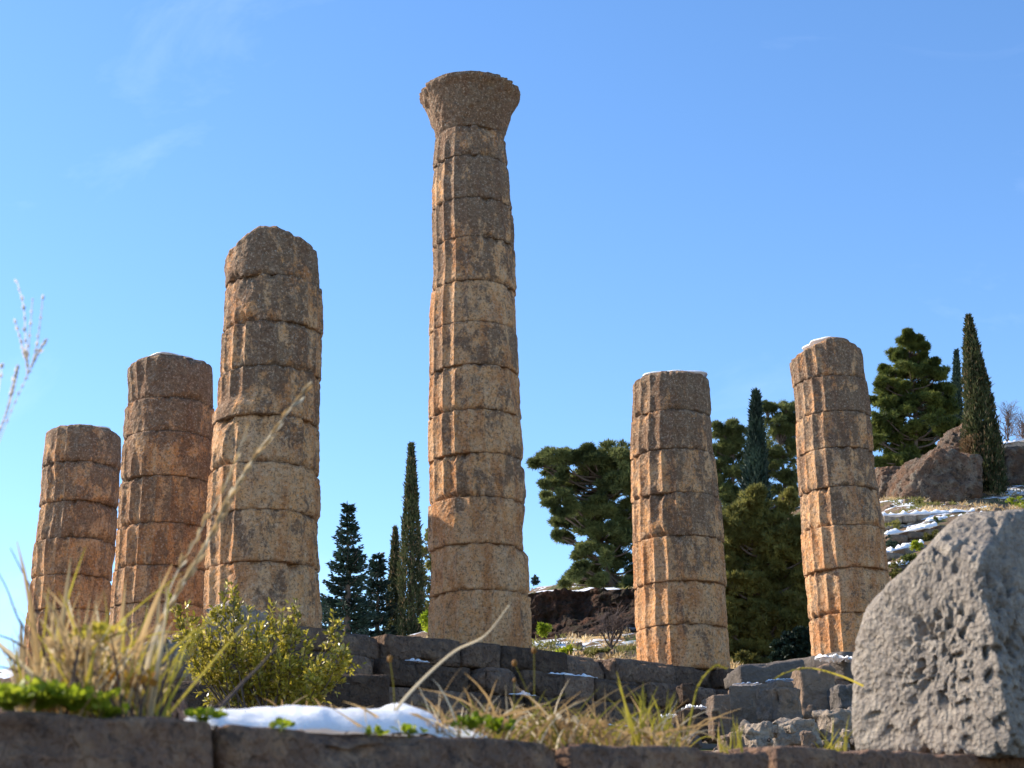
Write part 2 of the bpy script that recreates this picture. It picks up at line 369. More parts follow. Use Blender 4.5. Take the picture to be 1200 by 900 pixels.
# ------------------------------------------------------------------ stone blocks
def rbox(size, r=.04, res=.05, amp=.01, seed=0, ns=4.0, chip=.0, maxn=70, taper=0.0):
    h = np.array(size, dtype=float) / 2; r = min(r, h.min() * .9)
    n = np.clip((2 * h / res).astype(int), 3, maxn)
    Vs = []; Qs = []; base = 0
    for ax in range(3):
        a, b = [(1, 2), (2, 0), (0, 1)][ax]
        for sg in (-1, 1):
            ga = np.linspace(-1, 1, n[a] + 1); gb = np.linspace(-1, 1, n[b] + 1)
            A, B = np.meshgrid(ga, gb, indexing='ij'); p = np.zeros(A.shape + (3,)); p[..., a] = A; p[..., b] = B; p[..., ax] = sg
            p = p.reshape(-1, 3); i = np.arange(n[a])[:, None] * (n[b] + 1); j = np.arange(n[b])[None]
            q = np.stack([i + j, i + n[b] + 1 + j, i + n[b] + 2 + j, i + j + 1], -1).reshape(-1, 4)
            if sg < 0: q = q[:, ::-1]
            Vs.append(p); Qs.append(q + base); base += len(p)
    V = np.concatenate(Vs); Q = np.concatenate(Qs)
    key = np.round(V * 10000).astype(np.int64); _, idx, inv = np.unique(key, axis=0, return_index=True, return_inverse=True)
    V = V[idx]; Q = inv.reshape(-1)[Q]
    p = V * h; q = np.clip(p, -(h - r), h - r); d = unit(p - q); out = q + d * r
    w = out + seed * 13.7
    disp = (fbm(w, ns, 4, seed % 50) - .5) * 2 * amp
    if chip:
        ed = (np.abs(V) > .8).sum(1) >= 2
        cpn = np.clip(fbm(w, ns * .7, 3, seed % 50 + 9) - .52, 0, 1) * chip * 6
        edge = np.sort(np.abs(p) - (h - .16 * h.min() * 2), axis=1)[:, 1]
        disp = disp - cpn * np.clip(edge / (.16 * h.min() * 2) + .5, 0, 1)
    out = out + d * disp[:, None]
    if taper: out[:, :2] *= (1 - taper * (out[:, 2:3] / h[2] + 1) / 2)
    return out, Q
def rotz(V, a): c, s = math.cos(a), math.sin(a); return V @ np.array([[c, s, 0], [-s, c, 0], [0, 0, 1]])
def rotx(V, a): c, s = math.cos(a), math.sin(a); return V @ np.array([[1, 0, 0], [0, c, s], [0, -s, c]])
def roty(V, a): c, s = math.cos(a), math.sin(a); return V @ np.array([[c, 0, -s], [0, 1, 0], [s, 0, c]])
UA = math.atan2(U[1], U[0])

# ------------------------------------------------------------------ columns
def column(name, label, base_px, d, samples, joints, seed, toppy, cap=None, flute=20, phase=0.0, topcut=None, base_z=None, erode=1.0, grp='ruined Doric columns of the temple'):
    b = P(base_px, 745, d); Yc = b[1]
    zz = []; xx = []; rr = []
    for py, xl, xr in samples:
        p = PY((xl + xr) / 2, py, Yc); zz.append(p[2]); xx.append(p[0]); rr.append((xr - xl) / 2 / F * depth(p))
    o = np.argsort(zz); zz = np.array(zz)[o]; xx = np.array(xx)[o]; rr = np.array(rr)[o]
    z0 = ZS if base_z is None else base_z
    fx = lambda z: np.interp(z, zz, xx); fr = lambda z: np.interp(z, zz, rr)
    jz = [z0]
    for py in joints[::-1]:
        jz.append(PY(np.interp(-py, -np.array([s[0] for s in samples][::-1])[::-1], np.array([(s[1]+s[2])/2 for s in samples])) if 0 else base_px, py, Yc - fr(8.0) * 1.0)[2])
    jz = sorted(jz)
    root = thing(name, label, 'column', (float(fx(z0)), Yc, z0), grp)
    rng = np.random.RandomState(seed); NA = 300
    H = jz[-1] - z0
    gap = .006
    for k in range(len(jz) - 1):
        za, zb = jz[k] + gap, jz[k + 1] - gap * 0
        iscap = cap is not None and k == len(jz) - 2
        last = k == len(jz) - 2
        nr = max(10, int((zb - za) / .018)); t = np.linspace(0, 1, nr + 1)
        th = np.arange(NA) / NA * 2 * np.pi
        T, TH = np.meshgrid(t, th, indexing='ij'); Z = za + (zb - za) * T
        off = rng.randn(2) * .010; ds = 1 + rng.randn() * .008; dph = rng.randn() * .02
        R = fr(Z) * 1.012 * ds
        un = ((TH + phase + dph) / (2 * np.pi) * flute) % 1.0
        pc = np.stack([np.cos(TH) * .9, np.sin(TH) * .9, Z], -1).reshape(-1, 3) + seed * 5.1
        E = fbm(pc, .9, 4, seed).reshape(TH.shape); E2 = fbm(pc, 3.1, 4, seed + 3, .6).reshape(TH.shape); E3 = fbm(pc, 11, 3, seed + 5, .6).reshape(TH.shape)
        fd = .060 * np.clip(1.2 - np.clip((E - .50) * 5, 0, 1) * .9 * erode, .3, 1.05)
        r = 1 - fd * (4 * un * (1 - un)) ** .75
        cut = 1 - .004 - np.clip(E2 - .52, 0, 1) * .09 * erode - np.clip(E - .52, 0, 1) * .14 * erode   # worn arrises
        r = np.minimum(r, cut)
        # deep broken areas
        pcd = pc + np.array([0, 0, rng.rand() * 3]); BR = fbm(pcd, .75, 3, seed + 11).reshape(TH.shape)
        r -= np.clip(BR - .60, 0, 1) * .40 * erode
        E4 = fbm(pc * [1, 1, 1.25], 30, 2, seed + 8, .6).reshape(TH.shape); r += (E2 - .5) * .013 + (E3 - .5) * .018 + (E4 - .5) * .012
        s1 = (Z - za); s2 = (zb - Z)
        jn = fbm(np.stack([np.cos(TH).ravel()*1.6, np.sin(TH).ravel()*1.6, np.full(TH.size, k*7.7)], -1), 1.6, 4, seed + 21, .6).reshape(TH.shape)
        wj = .013 + np.clip(jn - .47, 0, 1) * .30
        dj = .014 + np.clip(jn - .49, 0, 1) * .42
        r -= dj * np.exp(-(s1 / wj) ** 2) + dj * np.exp(-(s2 / wj) ** 2)
        jatt = np.exp(-(s1 / (wj * .6 + .006)) ** 2) + np.exp(-(s2 / (wj * .6 + .006)) ** 2)
        if iscap:
            capn = cap(T); r = capn + (E2 - .5) * .13 + (E3 - .5) * .05 + (E4 - .5) * .02 - np.clip(E2 - .53, 0, 1) * (.4 + 1.3 * np.clip(T - .6, 0, 1)); R = np.full_like(Z, fr(za)) ; jatt = np.exp(-(s1/.03)**2)*.8
        if last:
            tt_ = np.clip((T - .86) / .14, 0, 1); tn = fbm(pc, 2.2, 3, seed + 31).reshape(TH.shape)
            if not iscap: r -= (.05 + tn * .10) * tt_ ** 2.2
            Z = Z - tt_ ** 2 * 0
            if topcut is not None: Z = Z - topcut(TH, R * r) * np.clip((T - .25) / .75, 0, 1) ** 1.2
        X = fx(Z) + off[0] + np.cos(TH) * R * r; Yy = Yc + off[1] + np.sin(TH) * R * r
        V = np.stack([X, Yy, Z], -1).reshape(-1, 3)
        i = np.arange(nr)[:, None] * NA; j = np.arange(NA)[None]; jj = (j + 1) % NA
        Q = [np.stack([i + j, i + jj, i + NA + jj, i + NA + j], -1).reshape(-1, 4)]
        # caps: concentric rings
        hg = np.clip((Z - z0) / (H), 0, 1).ravel(); ja = jatt.ravel()
        extraV = []; nb = len(V); prev = np.arange(NA) + nr * NA
        for f in (.85, .6, .3):
            ring = V[nr * NA:nr * NA + NA].copy(); c = ring.mean(0); zf = ring[:, 2:3]
            ring = c + (ring - c) * f
            ring[:, 2] = c[2] + (V[nr*NA:nr*NA+NA, 2] - c[2]) * f + (0.0 if not last else (fbm(ring, 3, 3, seed+40) - .5) * .08)
            extraV.append(ring); cur = nb + np.arange(NA); nb += NA
            Q.append(np.stack([prev, np.roll(prev, -1), np.roll(cur, -1), cur], -1)); prev = cur
        cc = extraV[-1].mean(0); extraV.append(cc[None]); Tt = np.stack([prev, np.roll(prev, -1), np.full(NA, nb)], -1); nb += 1
        bot = V[:NA].mean(0); extraV.append(bot[None]); a0 = np.arange(NA); Tb = np.stack([np.roll(a0, -1), a0, np.full(NA, nb)], -1)
        ev = np.concatenate(extraV); V = np.concatenate([V, ev])
        hg = np.concatenate([hg, np.full(len(ev), hg[-1])]); ja = np.concatenate([ja, np.zeros(len(ev))])
        mk('capital' if iscap else 'drum', V, [np.concatenate(Q), np.concatenate([Tt, Tb])], M['column'], root,
           attrs={'hgt': hg, 'joint': np.clip(ja, 0, 1) * .8, 'drum': np.full(len(V), rng.rand()), 'stone': np.full(len(V), {41: .9, 37: .75, 23: .25, 11: .3, 53: .35, 67: .1}[seed])})
    return root, (float(fx(jz[-1])), Yc, jz[-1], float(fr(jz[-1])))

def capital_profile(T):
    return np.interp(T, [0, .08, .5, .8, .93, 1], [.95, 1.0, 1.19, 1.35, 1.47, 1.47])
tall, _ = column('tall_column', 'tallest stone column, the only one complete with its flared capital', 560, 26.7,
    [(748,500,622),(691,501,621),(636,502,618),(581,502,616),(529,501,614),(478,501,611),(425,503,608.5),(374,503,606),(325,507,604),(273,506,602),(227,505,599),(176,510,593),(146,512,591),(90,513,590)],
    [86, 140, 176, 227, 273, 325, 374, 425, 478, 529, 581, 636, 691], 11, 86, cap=capital_profile, phase=.10)
def cut3(TH, r): return np.clip(-np.cos(TH) - .15, 0, 1) * .42 + (np.clip(np.cos(TH) - .2, 0, 1)) * .22
col_b, top3 = column('fluted_column', 'thick column left of the tallest one, its broken top notched on the left', 308, 24.1,
    [(722,238,377),(657,241,376),(596,244,376),(540,247,375),(490,251,376),(480,257,376),(426,259,377),(373,262,378),(318,265,375),(268,268,372)],
    [257, 318, 373, 426, 484, 540, 596, 657], 23, 268, phase=.04, topcut=cut3)
col_c, top2 = column('fluted_column', 'column second from the left, darker flat top, between two others', 188, 27.9,
    [(745,129,243),(700,132,243),(661,136,246),(611,139,247),(556,143,250),(504,146,252),(440,150,250),(410,152,249)],
    [411, 464, 504, 556, 611, 661, 705], 37, 412, phase=.02)
col_d, top1 = column('fluted_column', 'shortest column at the far left of the row, rising behind dry grass', 78, 32.0,
    [(745,30,127),(700,35,130),(629,42,136),(585,48,139),(540,51,140),(520,54,140),(496,56,139)],
    [495, 539, 585, 629, 672, 712], 41, 496, phase=.15)
col_e, top4 = column('fluted_column', 'column right of the tallest one, flat snow-dusted top, pine on its left', 801, 29.85,
    [(775,746,857),(731,743.5,854),(680,743,851),(627,741,846),(576,740,842),(524,740,836),(478,742,834),(446,742,831),(430,743,829)],
    [430, 478, 524, 576, 627, 680, 731], 53, 430, phase=.06, erode=.85)
def cut6(TH, r): return np.clip(-np.cos(TH) - .1, 0, 1) * .30 + np.clip(np.cos(TH) - .5, 0, 1) * .28
Z6 = PY(1001, 769, P(1001, 768, 33.0)[1] - .9)[2]
col_f, top6 = column('fluted_column', 'rightmost column, brightly lit left edge, rising behind the grey boulder', 1001, 33.0,
    [(768,951,1052),(717,947,1046),(660,942,1040),(613,938.5,1034),(568,937,1028),(522,933,1023),(479,932,1020),(437,928,1013),(415,925,1011),(392,925,1009)],
    [391, 437, 479, 522, 568, 614, 664, 717], 67, 392, phase=.12, topcut=cut6, base_z=Z6, erode=.7)

# snow dusting on the flat column tops
def snowcap(top, s, label, dx=0, dy=0, h=.05, lift=.0):
    x, y, z, r = top; r = r * s
    th = np.arange(40) / 40 * 2 * np.pi; rings = []
    for f, hh in ((1.0, -.03), (1.0, .4), (.9, .9), (.6, 1), (.3, 1)):
        rr = r * f * (1 + .12 * np.sin(3 * th + x) + .06 * np.sin(7 * th))
        rings.append(np.stack([x + dx + rr * np.cos(th), y + dy + rr * np.sin(th), np.full(40, z + lift + h * hh) ], 1))
    V = np.concatenate(rings + [np.array([[x+dx, y+dy, z + lift + h]])]); Q = []
    for k in range(4):
        a = np.arange(40) + 40 * k; Q.append(np.stack([a, np.roll(a, -1), np.roll(a, -1) + 40, a + 40], -1))
    a = np.arange(40) + 160; T = np.stack([a, np.roll(a, -1), np.full(40, 200)], -1)
    o = mk('snow_patch', V, [np.concatenate(Q), T], M['snow'], origin=(x+dx, y+dy, z + lift))
    tag(o, label, 'snow', 'snow caps on the column tops')
snowcap(top4, .84, 'thin snow on top of the column right of the tallest one', .05, -.02, .05, .0)
snowcap(top6, .62, 'thin snow on top of the rightmost column', .0, -.1, .05, .0)
snowcap(top2, .80, 'thin snow on top of the second column from the left', .0, -.0, .035, .0)
snowcap(top1, .72, 'thin snow on top of the far left column', .10, .0, .035, .0)

# ------------------------------------------------------------------ temple platform
root = None
A0 = c3[:2] + N * 1.05 - U * 1.15                                 # outer corner of the top step
def build_platform():
    B = 2.4
    L = float(np.dot(c6[:2] - A0, U)) + 2.5
    root = thing('temple_platform', 'stepped platform of dark stone blocks carrying the columns', 'platform', (A0[0], A0[1], CZ + 1.5))
    rng = np.random.RandomState(5)
    h = .43; sb = .30
    # solid core and paving
    def slab(name, s0, s1, t0, t1, za, zb, mat, seed, res=.5, amp=.01, r=.03):
        V, Q = rbox((s1 - s0, t1 - t0, zb - za), r, res, amp, seed)
        V = rotz(V, UA); c = A0 + U * (s0 + s1) / 2 - N * (t0 + t1) / 2
        mk(name, V + np.array([c[0], c[1], (za + zb) / 2]), Q, mat, root)
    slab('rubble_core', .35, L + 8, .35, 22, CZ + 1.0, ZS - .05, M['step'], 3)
    slab('bounce_paving', .86, L + 7.6, .86, 21.6, ZS - .047, ZS - .004, M['bounce_paving'], 4)  # unseen floor layer, added pale to bounce warm light up the columns
    for k in range(5):
        zb = ZS - k * h; za = zb - h + .012; out = k * sb
        mb = MB(); s = -out; first = True
        while s < L:
            ln = rng.uniform(.7, 2.0); ln = min(ln, L - s + .5)
            if s > L - 6 and k > 3 and rng.rand() < .5: s += ln; continue
            wdt = .85 + out * 0 + rng.uniform(-.03, .03); push = rng.uniform(-.06, .06) + (rng.rand() < .25) * -.22
            hh = (zb - za) * (1 - (rng.rand() < .12) * rng.uniform(.1, .3))
            V, Q = rbox((ln - rng.uniform(.015, .06), wdt, hh), .035, .07, .03, int(rng.randint(999)), 2.5, chip=.12, maxn=34)
            V = rotz(V, UA + rng.uniform(-.008, .008)); c = A0 + U * (s + ln / 2) - N * (wdt / 2 - out - push)
            mb.add(V + np.array([c[0], c[1], za + hh / 2]), Q, None, rng.rand())
            s += ln
        t = 1.0 - out                                              # the left flank of the platform
        while t < 16:
            ln = rng.uniform(1.0, 2.0); wdt = .85; push = rng.uniform(-.05, .05)
            V, Q = rbox((wdt, ln - .03, zb - za), .035, .09, .03, int(rng.randint(999)), 2.5, chip=.12, maxn=26)
            V = rotz(V, UA); c = A0 - N * (t + ln / 2) + U * (wdt / 2 - out - push)
            mb.add(V + np.array([c[0], c[1], (za + zb) / 2]), Q, None, rng.rand()); t += ln
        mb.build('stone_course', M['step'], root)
    # raised plinth blocks beneath the far right column
    s6 = float(np.dot(c6[:2] - A0, U))
    slab('raised_block', s6 - 1.6, s6 + 1.7, .05, 2.4, ZS, Z6, M['slab'], 8, .08, .04, .06)
    return root
build_platform()

def pblock(name, label, cat, x0, y0, x1, y1, Y, mat, dep=.7, rz=0.0, tilt=0.0, seed=1, r=.06, amp=.03, grp=None, chip=.1, res=None, ry=0.0, taper=0):
    a = PY(x0, (y0 + y1) / 2, Y); b = PY(x1, (y0 + y1) / 2, Y); tp = PY((x0 + x1) / 2, y0, Y); bt = PY((x0 + x1) / 2, y1, Y)
    w = np.linalg.norm((b - a)[:2]); hh = tp[2] - bt[2]
    c = (a + b) / 2; w = w / (abs(math.cos(rz)) + abs(math.sin(rz)) * dep / max(w, .01) * .8)
    V, Q = rbox((w, dep, hh), r, res or max(w, hh) / 28, amp, seed, 3.2 / max(w, hh, .4), chip=chip, maxn=40, taper=taper)
    V = roty(V, ry); V = rotx(V, tilt); V = rotz(V, rz)
    V = V + np.array([c[0], c[1] + dep / 2, (tp[2] + bt[2]) / 2])
    o = mk(name, V, Q, mat, origin=(c[0], c[1] + dep / 2, bt[2])); tag(o, label, cat, grp); return o, (c, tp[2], w, dep)
G = 'fallen blocks below the platform'
pblock('stone_block', 'upright squared block, leftmost pale one in the rubble below the right columns', 'stone block', 828, 814, 856, 868, 20.5, M['block'], .5, .25, 0, 2, .03, .035, G)
pblock('stone_block', 'brown block with snow on its top edge right of the upright block', 'stone block', 857, 802, 897, 858, 22, M['block'], .6, -.1, 0, 3, .03, .06, G)
pblock('stone_block', 'rounded greyish block in the middle of the rubble row', 'stone block', 893, 797, 941, 848, 21.0, M['block'], .6, .35, 0, 14, .10, .06, G)
pblock('stone_block', 'largest brown block under the slab, left of the boulder', 'stone block', 938, 780, 984, 842, 22.5, M['block'], .8, -.05, 0, 5, .05, .07, G)
pblock('stone_block', 'small bluish block wedged against the left edge of the boulder', 'stone block', 978, 803, 1018, 832, 22, M['slab'], .6, .1, 0, 6, .04, .05, G)
pblock('stone_block', 'low dark block with a thick snow patch, left end of the rubble', 'stone block', 790, 830, 830, 868, 20, M['step'], .6, .1, 0, 7, .03, .04, G)
pblock('stone_block', 'dark square block under the column right of the tallest one', 'stone block', 796, 801, 818, 824, 23.5, M['step'], .5, .1, 0, 17, .02, .03, G)
pblock('stone_slab', 'long dark blue-grey slab lying above the rubble, its left end dipping', 'stone slab', 858, 776, 945, 800, 26.5, M['slab'], 1.2, .12, 0, 9, .06, .03, None, ry=-.09)
pblock('rubble_rock', 'rounded pale rock low in the rubble behind the arching grass', 'rock', 868, 848, 908, 884, 18.5, M['pale'], .5, .3, 0, 31, .09, .12, 'rubble rocks')
pblock('rubble_rock', 'wide pitted rock at the bottom of the rubble', 'rock', 903, 842, 968, 880, 19.5, M['pale'], .6, -.2, 0, 32, .09, .12, 'rubble rocks')
pblock('rubble_rock', 'grey rock touching the lower left side of the boulder', 'rock', 962, 830, 1015, 872, 19.8, M['pale'], .6, .2, 0, 33, .08, .12, 'rubble rocks')
pblock('rubble_rock', 'small rock between the upright block and the pale rock', 'rock', 846, 858, 872, 884, 18.2, M['block'], .4, .2, 0, 34, .06, .08, 'rubble rocks')
pblock('stone_block', 'pale sunlit block with sloping top behind the left side of the shrub', 'stone block', 158, 748, 236, 802, 17.5, M['pale'], 1.0, -.45, 0, 21, .03, .03, None, ry=-.2)
pblock('stone_block', 'bright pale block showing through the top of the shrub', 'stone block', 246, 706, 300, 760, 19.5, M['pale'], .9, -.4, 0, 22, .03, .03, None, ry=-.15)
pblock('stone_block', 'long grey foundation block below the shrub', 'stone block', 150, 795, 345, 850, 14.5, M['step'], .7, .05, 0, 24, .05, .03, None)
pblock('stone_block', 'grey foundation block behind the right side of the shrub', 'stone block', 330, 790, 455, 845, 15.5, M['step'], .7, .12, 0, 25, .05, .03, None)

def snowstrip(pts, thick, wid, label, grp='snow lying on the stones', seed=1):
    pts = np.array(pts); n = 44; t = np.linspace(0, 1, n); k = np.linspace(0, len(pts) - 1, n)
    c = np.stack([np.interp(k, np.arange(len(pts)), pts[:, i]) for i in range(3)], 1)
    d = unit(c[-1] - c[0]); s = unit(np.cross(d, [0, 0, 1])); m = 10; V = []
    for i in range(n):
        e = math.sin(math.pi * t[i]) ** .35
        for j in range(m + 1):
            a = math.pi * j / m; nz = vnoise(np.array([[i * .16 + seed, j * .2, seed * 3.3]]))[0]
            n3 = vnoise(np.array([[i * .55 + seed, j * .3, seed * 1.3]]))[0]; n4 = vnoise(np.array([[i * .45 + seed, 5.5, seed * 2.3]]))[0]
            V.append(c[i] + s * math.cos(a) * wid * e * (.35 + 1.1 * n3) + np.array([0, 0, thick * (math.sin(a) * e * (.2 + 1.6 * n4 * n4) - .12)]))
    V = np.array(V); i = np.arange(n - 1)[:, None] * (m + 1); j = np.arange(m)[None]
    Q = np.stack([i + j, i + j + 1, i + m + 2 + j, i + m + 1 + j], -1).reshape(-1, 4)
    o = mk('snow_patch', V, Q, M['snow'], origin=c.mean(0)); tag(o, label, 'snow', grp)
snowstrip([PY(858, 802.5, 22.3), PY(893, 802, 22.3)], .03, .22, 'strip of snow on the brown block in the rubble', seed=1)
snowstrip([PY(897, 798.5, 21.4), PY(930, 797, 21.4)], .04, .2, 'strip of snow on the rounded greyish block', seed=2)
snowstrip([PY(798, 830.5, 20.3), PY(828, 829.5, 20.3)], .045, .2, 'thick snow patch on the low dark block', seed=3)
for q, (x0_, y0_, x1_, y1_) in enumerate([(474,762,503,766),(548,771,584,777),(640,784,700,792),(596,799,628,804),(700,812,752,820),(434,783,470,789),(762,797,790,801)]):
    a_ = A0 + N * (.3 if q in (0,1,5) else .6 if q != 4 else .9); d_ = np.array([a_[0], a_[1], 0])
    k_ = {0: 1, 1: 1, 2: 1, 3: 2, 4: 3, 5: 2, 6: 1}[q]; pa = PV(x0_, y0_, a_ - N * .12, U); pb = PV(x1_, y1_, a_ - N * .12, U); a2 = A0 + N * (k_ * .30 - .13)
    pa = PV(x0_, y0_, a2, U); pb = PV(x1_, y1_, a2, U); pa[2] = pb[2] = ZS - k_ * .43 + .0
    if q in (1, 6, 5): continue
    snowstrip([pa, pb], .05, .07, 'snow on a platform step, ' + ['just left of the tallest column', 'directly below the tallest column', 'on the upper step between the tallest and the flat-topped column', 'lower down below the tallest column', 'lowest one left of the rubble', 'above the right end of the snow bank', 'below the flat-topped right column'][q], seed=20 + q)
snowstrip([PY(955, 771, 31.2), PY(1003, 774, 31.2)], .12, .35, 'snow at the foot of the rightmost column', seed=4)
snowstrip([PY(772, 842, 19.3), PY(793, 838, 19.3)], .05, .2, 'snow patch left of the low dark block', seed=5)

# ------------------------------------------------------------------ foreground ledge
def ledge_block(label, xl, yl, xr, yr, seed, dep=.34, gapl=0.0):
    a = PL(xl, yl); b = PL(xr, yr); H = .55
    L = np.linalg.norm((b - a)[:2]); sl_ = math.atan2(b[2] - a[2], L)
    V, Q = rbox((L, dep, H), .018, .012, .008, seed, 9, chip=.018, maxn=150)
    V = V - np.array([0, 0, H / 2]); V = roty(V, -sl_); V = rotz(V, UA)
    m = (a + b) / 2; c = np.array([m[0] - N[0] * dep / 2, m[1] - N[1] * dep / 2, m[2]])
    o = mk('ledge_block', V + c, Q, M['ledge'], origin=(c[0], c[1], c[2] - H)); tag(o, label, 'stone block', 'row of blocks along the front edge')
ledge_block('front ledge block at the left with green weeds and dry grass behind it', -130, 829, 254, 842, 51)
ledge_block('front ledge block carrying the snow bank, second from the left', 262, 850, 664, 868, 52)
ledge_block('front ledge block below the yellowing grass, third from the left', 669, 869, 904, 880, 53)
ledge_block('front ledge block below the grey boulder, rightmost of the row', 912, 872, 1330, 893, 54)

# boulder ----------------------------------------------------------
def star_rock(center, planes, sub=6, k=26, amp=.02, pits=None, seed=0, ns=3):
    import bmesh
    bm = bmesh.new(); bmesh.ops.create_icosphere(bm, subdivisions=sub, radius=1)
    V = np.array([v.co[:] for v in bm.verts]); T = np.array([[v.index for v in f.verts] for f in bm.faces]); bm.free()
    V = unit(V); inv = []
    for n, dd in planes: inv.append((V @ n) / dd)
    inv = np.maximum(np.array(inv), 1e-3); g = (inv ** k).sum(0) ** (1 / k); r = 1 / g
    p = V * r[:, None]; dn = (fbm(p + seed, ns, 5, seed, .55) - .5) * 2 * amp
    if ns < 2: dn = dn + amp * .7 * (.5 - 2.4 * np.abs(fbm(p * [1, 1, 1.3] + seed, ns * 4, 4, seed + 6, .6) - .5)) + amp * (.5 - 2.2 * np.abs(fbm(p * [1, 1, 1.6] + seed, ns * 1.7, 5, seed + 2, .6) - .5))
    if pits is not None: dn = dn + pits(p)
    return center + p * (1 + dn / r)[:, None], T
def boulder():
    C = P(1118, 765, 5.0)
    D = lambda px, py, d: P(px, py, d) - C
    def plane(a, b, c):
        n = unit(np.cross(b - a, c - a)); d = np.dot(n, a)
        if d < 0: n, d = -n, -d
        return n, d
    rt, rb = D(1148, 655, 4.84), D(1187, 880, 4.60)
    def edge(x0, y0, x1, y1): return plane(D(x0, y0, 5.0), D(x1, y1, 5.0), D((x0 + x1) / 2, (y0 + y1) / 2, 5.6))
    pl = [plane(rt, rb, D(1004, 850, 5.12)), plane(rt, rb, D(1300, 760, 5.22)),
          plane(rt, D(1115, 612, 5.12), D(1200, 600, 5.06)),
          edge(995, 775, 1008, 732), edge(1004, 724, 1123, 603), edge(1124, 602, 1200, 596),
          edge(995, 768, 1007, 884), edge(1000, 886, 1200, 886),
          (np.array([.97, .2, .1]), .50), (np.array([0, 1., 0]), .42)]
    def pits(p):
        a = fbm(p + 4, 27, 2, 61, .4); b = fbm(p * np.array([1, 1, .8]) + 9, 58, 2, 62)
        c = fbm(p + 2, 7, 3, 63); e = fbm(p + 7, 110, 2, 64)
        return -np.clip(a - .57, 0, 1) * .17 - np.clip(b - .53, 0, 1) * .05 + (c - .5) * .03 + (e - .5) * .006
    V, T = star_rock(C, pl, 7, 34, .018, pits, 3, 4)
    o = mk('boulder', V, T, M['boulder'], origin=(C[0], C[1], V[:, 2].min()))
    tag(o, 'big pitted grey boulder sunlit on its left face, at the right edge', 'boulder')
boulder()

# snow bank on the ledge ------------------------------------------
def snowbank():
    prof = np.array([(205,858),(214,846),(226,834),(262,829),(300,827),(345,825),(372,828),(400,828),(440,826),(470,824),(492,826),(506,834),(518,846),(535,851),(560,853),(572,862)], float)
    n = 150; px = np.linspace(205, 572, n); py = np.interp(px, prof[:, 0], prof[:, 1]); m = 26; V = []
    for i in range(n):
        top = PL(px[i], py[i], .17); base = PL(px[i], 862, .17); zb = zl - .10
        for j in range(m + 1):
            v = j / m; off = .045 + .36 * v; zb = PL(px[i], np.interp(px[i], [254, 262, 664], [842, 850, 868]), 0)[2] - .03; prf = min(1, math.sin(math.pi * min(1, max(0, (v * .94 + .03)))) ** .5 * 1.0)
            p = PL(px[i], 850, off); V.append((p[0], p[1], zb + (top[2] - zb) * prf))
    V = np.array(V); V[:, 2] += (fbm(V, 14, 3, 5) - .5) * .022; 
    i = np.arange(n - 1)[:, None] * (m + 1); j = np.arange(m)[None]
    Q = np.stack([i + j, i + m + 1 + j, i + m + 2 + j, i + j + 1], -1).reshape(-1, 4)
    o = mk('snow_bank', V, Q, M['snow'], origin=V.mean(0)); tag(o, 'bank of white snow lying on the front ledge', 'snow')
snowbank()

# ------------------------------------------------------------------ trees
def trunk_tube(parent, p0, p1, r0_, r1_, mat='bark', name='trunk', bendy=.3, seed=0, sides=9):
    rng = np.random.RandomState(seed); p0 = np.array(p0); p1 = np.array(p1); m1 = p0 + (p1-p0)*.35 + rng.randn(3)*bendy; m2 = p0 + (p1-p0)*.7 + rng.randn(3)*bendy
    mb = MB(); pts = bez([p0, m1, m2, p1], 18); mb.tube(pts, np.linspace(r0_, r1_, 18), sides); mb.build(name, M[mat], parent); return pts
def cypress(label, bx, by, ty, hw, Y, seed, mat='cypress', n=16000, droop=None, grp='cypress trees beyond the temple', leaf=.17, lean=0.0, low=0.0, notch=None):
    rng = np.random.RandomState(seed); b = PY(bx, by, Y); tp = PY(bx + lean, ty, Y); H = tp[2] - b[2]; R = hw / F * depth(b)
    root = thing('cypress_tree', label, 'tree', (b[0], b[1], b[2]), grp)
    trunk_tube(root, b - [0, 0, .5], b + (tp - b) * .9, .05 * H ** .6, .02, bendy=.02)
    t = rng.rand(n) ** 1.15; th = rng.rand(n) * 2 * np.pi
    prof = np.interp(t, [0, .04, .15, .35, .6, .8, .93, 1], [.6, .85, 1, .98, .66, .40, .2, .03])
    pn = np.stack([np.cos(th) * 3.2, np.sin(th) * 3.2, t * H * .9], 1) + seed
    lump = .66 + .95 * (fbm(pn, 1.6, 4, seed % 17, .6) - .25)
    rad = R * prof * lump * (1 - .42 * rng.rand(n) ** 1.6)
    c = np.stack([b[0] + (tp[0]-b[0]) * t + rad * np.cos(th), b[1] + rad * np.sin(th), b[2] + low + t * (H - low)], 1)
    d = np.stack([np.cos(th) * .35, np.sin(th) * .35, np.ones(n)], 1) + rng.randn(n, 3) * .34
    d = unit(d) * (leaf * (.6 + 1.3 * rng.rand(n) ** 2))[:, None]
    mb = MB(); mb.leaves(c, d, leaf * .22, rng)
    mb.build('crown', M[mat], root)
    if droop:
        k = int(n * .16); t = .02 + rng.rand(k) ** 1.3 * droop; th = np.pi + rng.randn(k) * .75 - .4; rad = R * np.interp(t, [0, .1, .5], [.9, 1.02, .9]) * rng.uniform(.8, 1.08, k)
        c = np.stack([b[0] + (tp[0]-b[0]) * t + rad * np.cos(th), b[1] + rad * np.sin(th), b[2] + t * H], 1); d = unit(np.stack([np.cos(th) * .3, np.sin(th) * .3, np.ones(k)], 1) + rng.randn(k, 3) * .3) * leaf
        mb = MB(); mb.leaves(c, d, leaf * .2, rng); mb.build('dry_foliage', M['dry'], root)
    return root
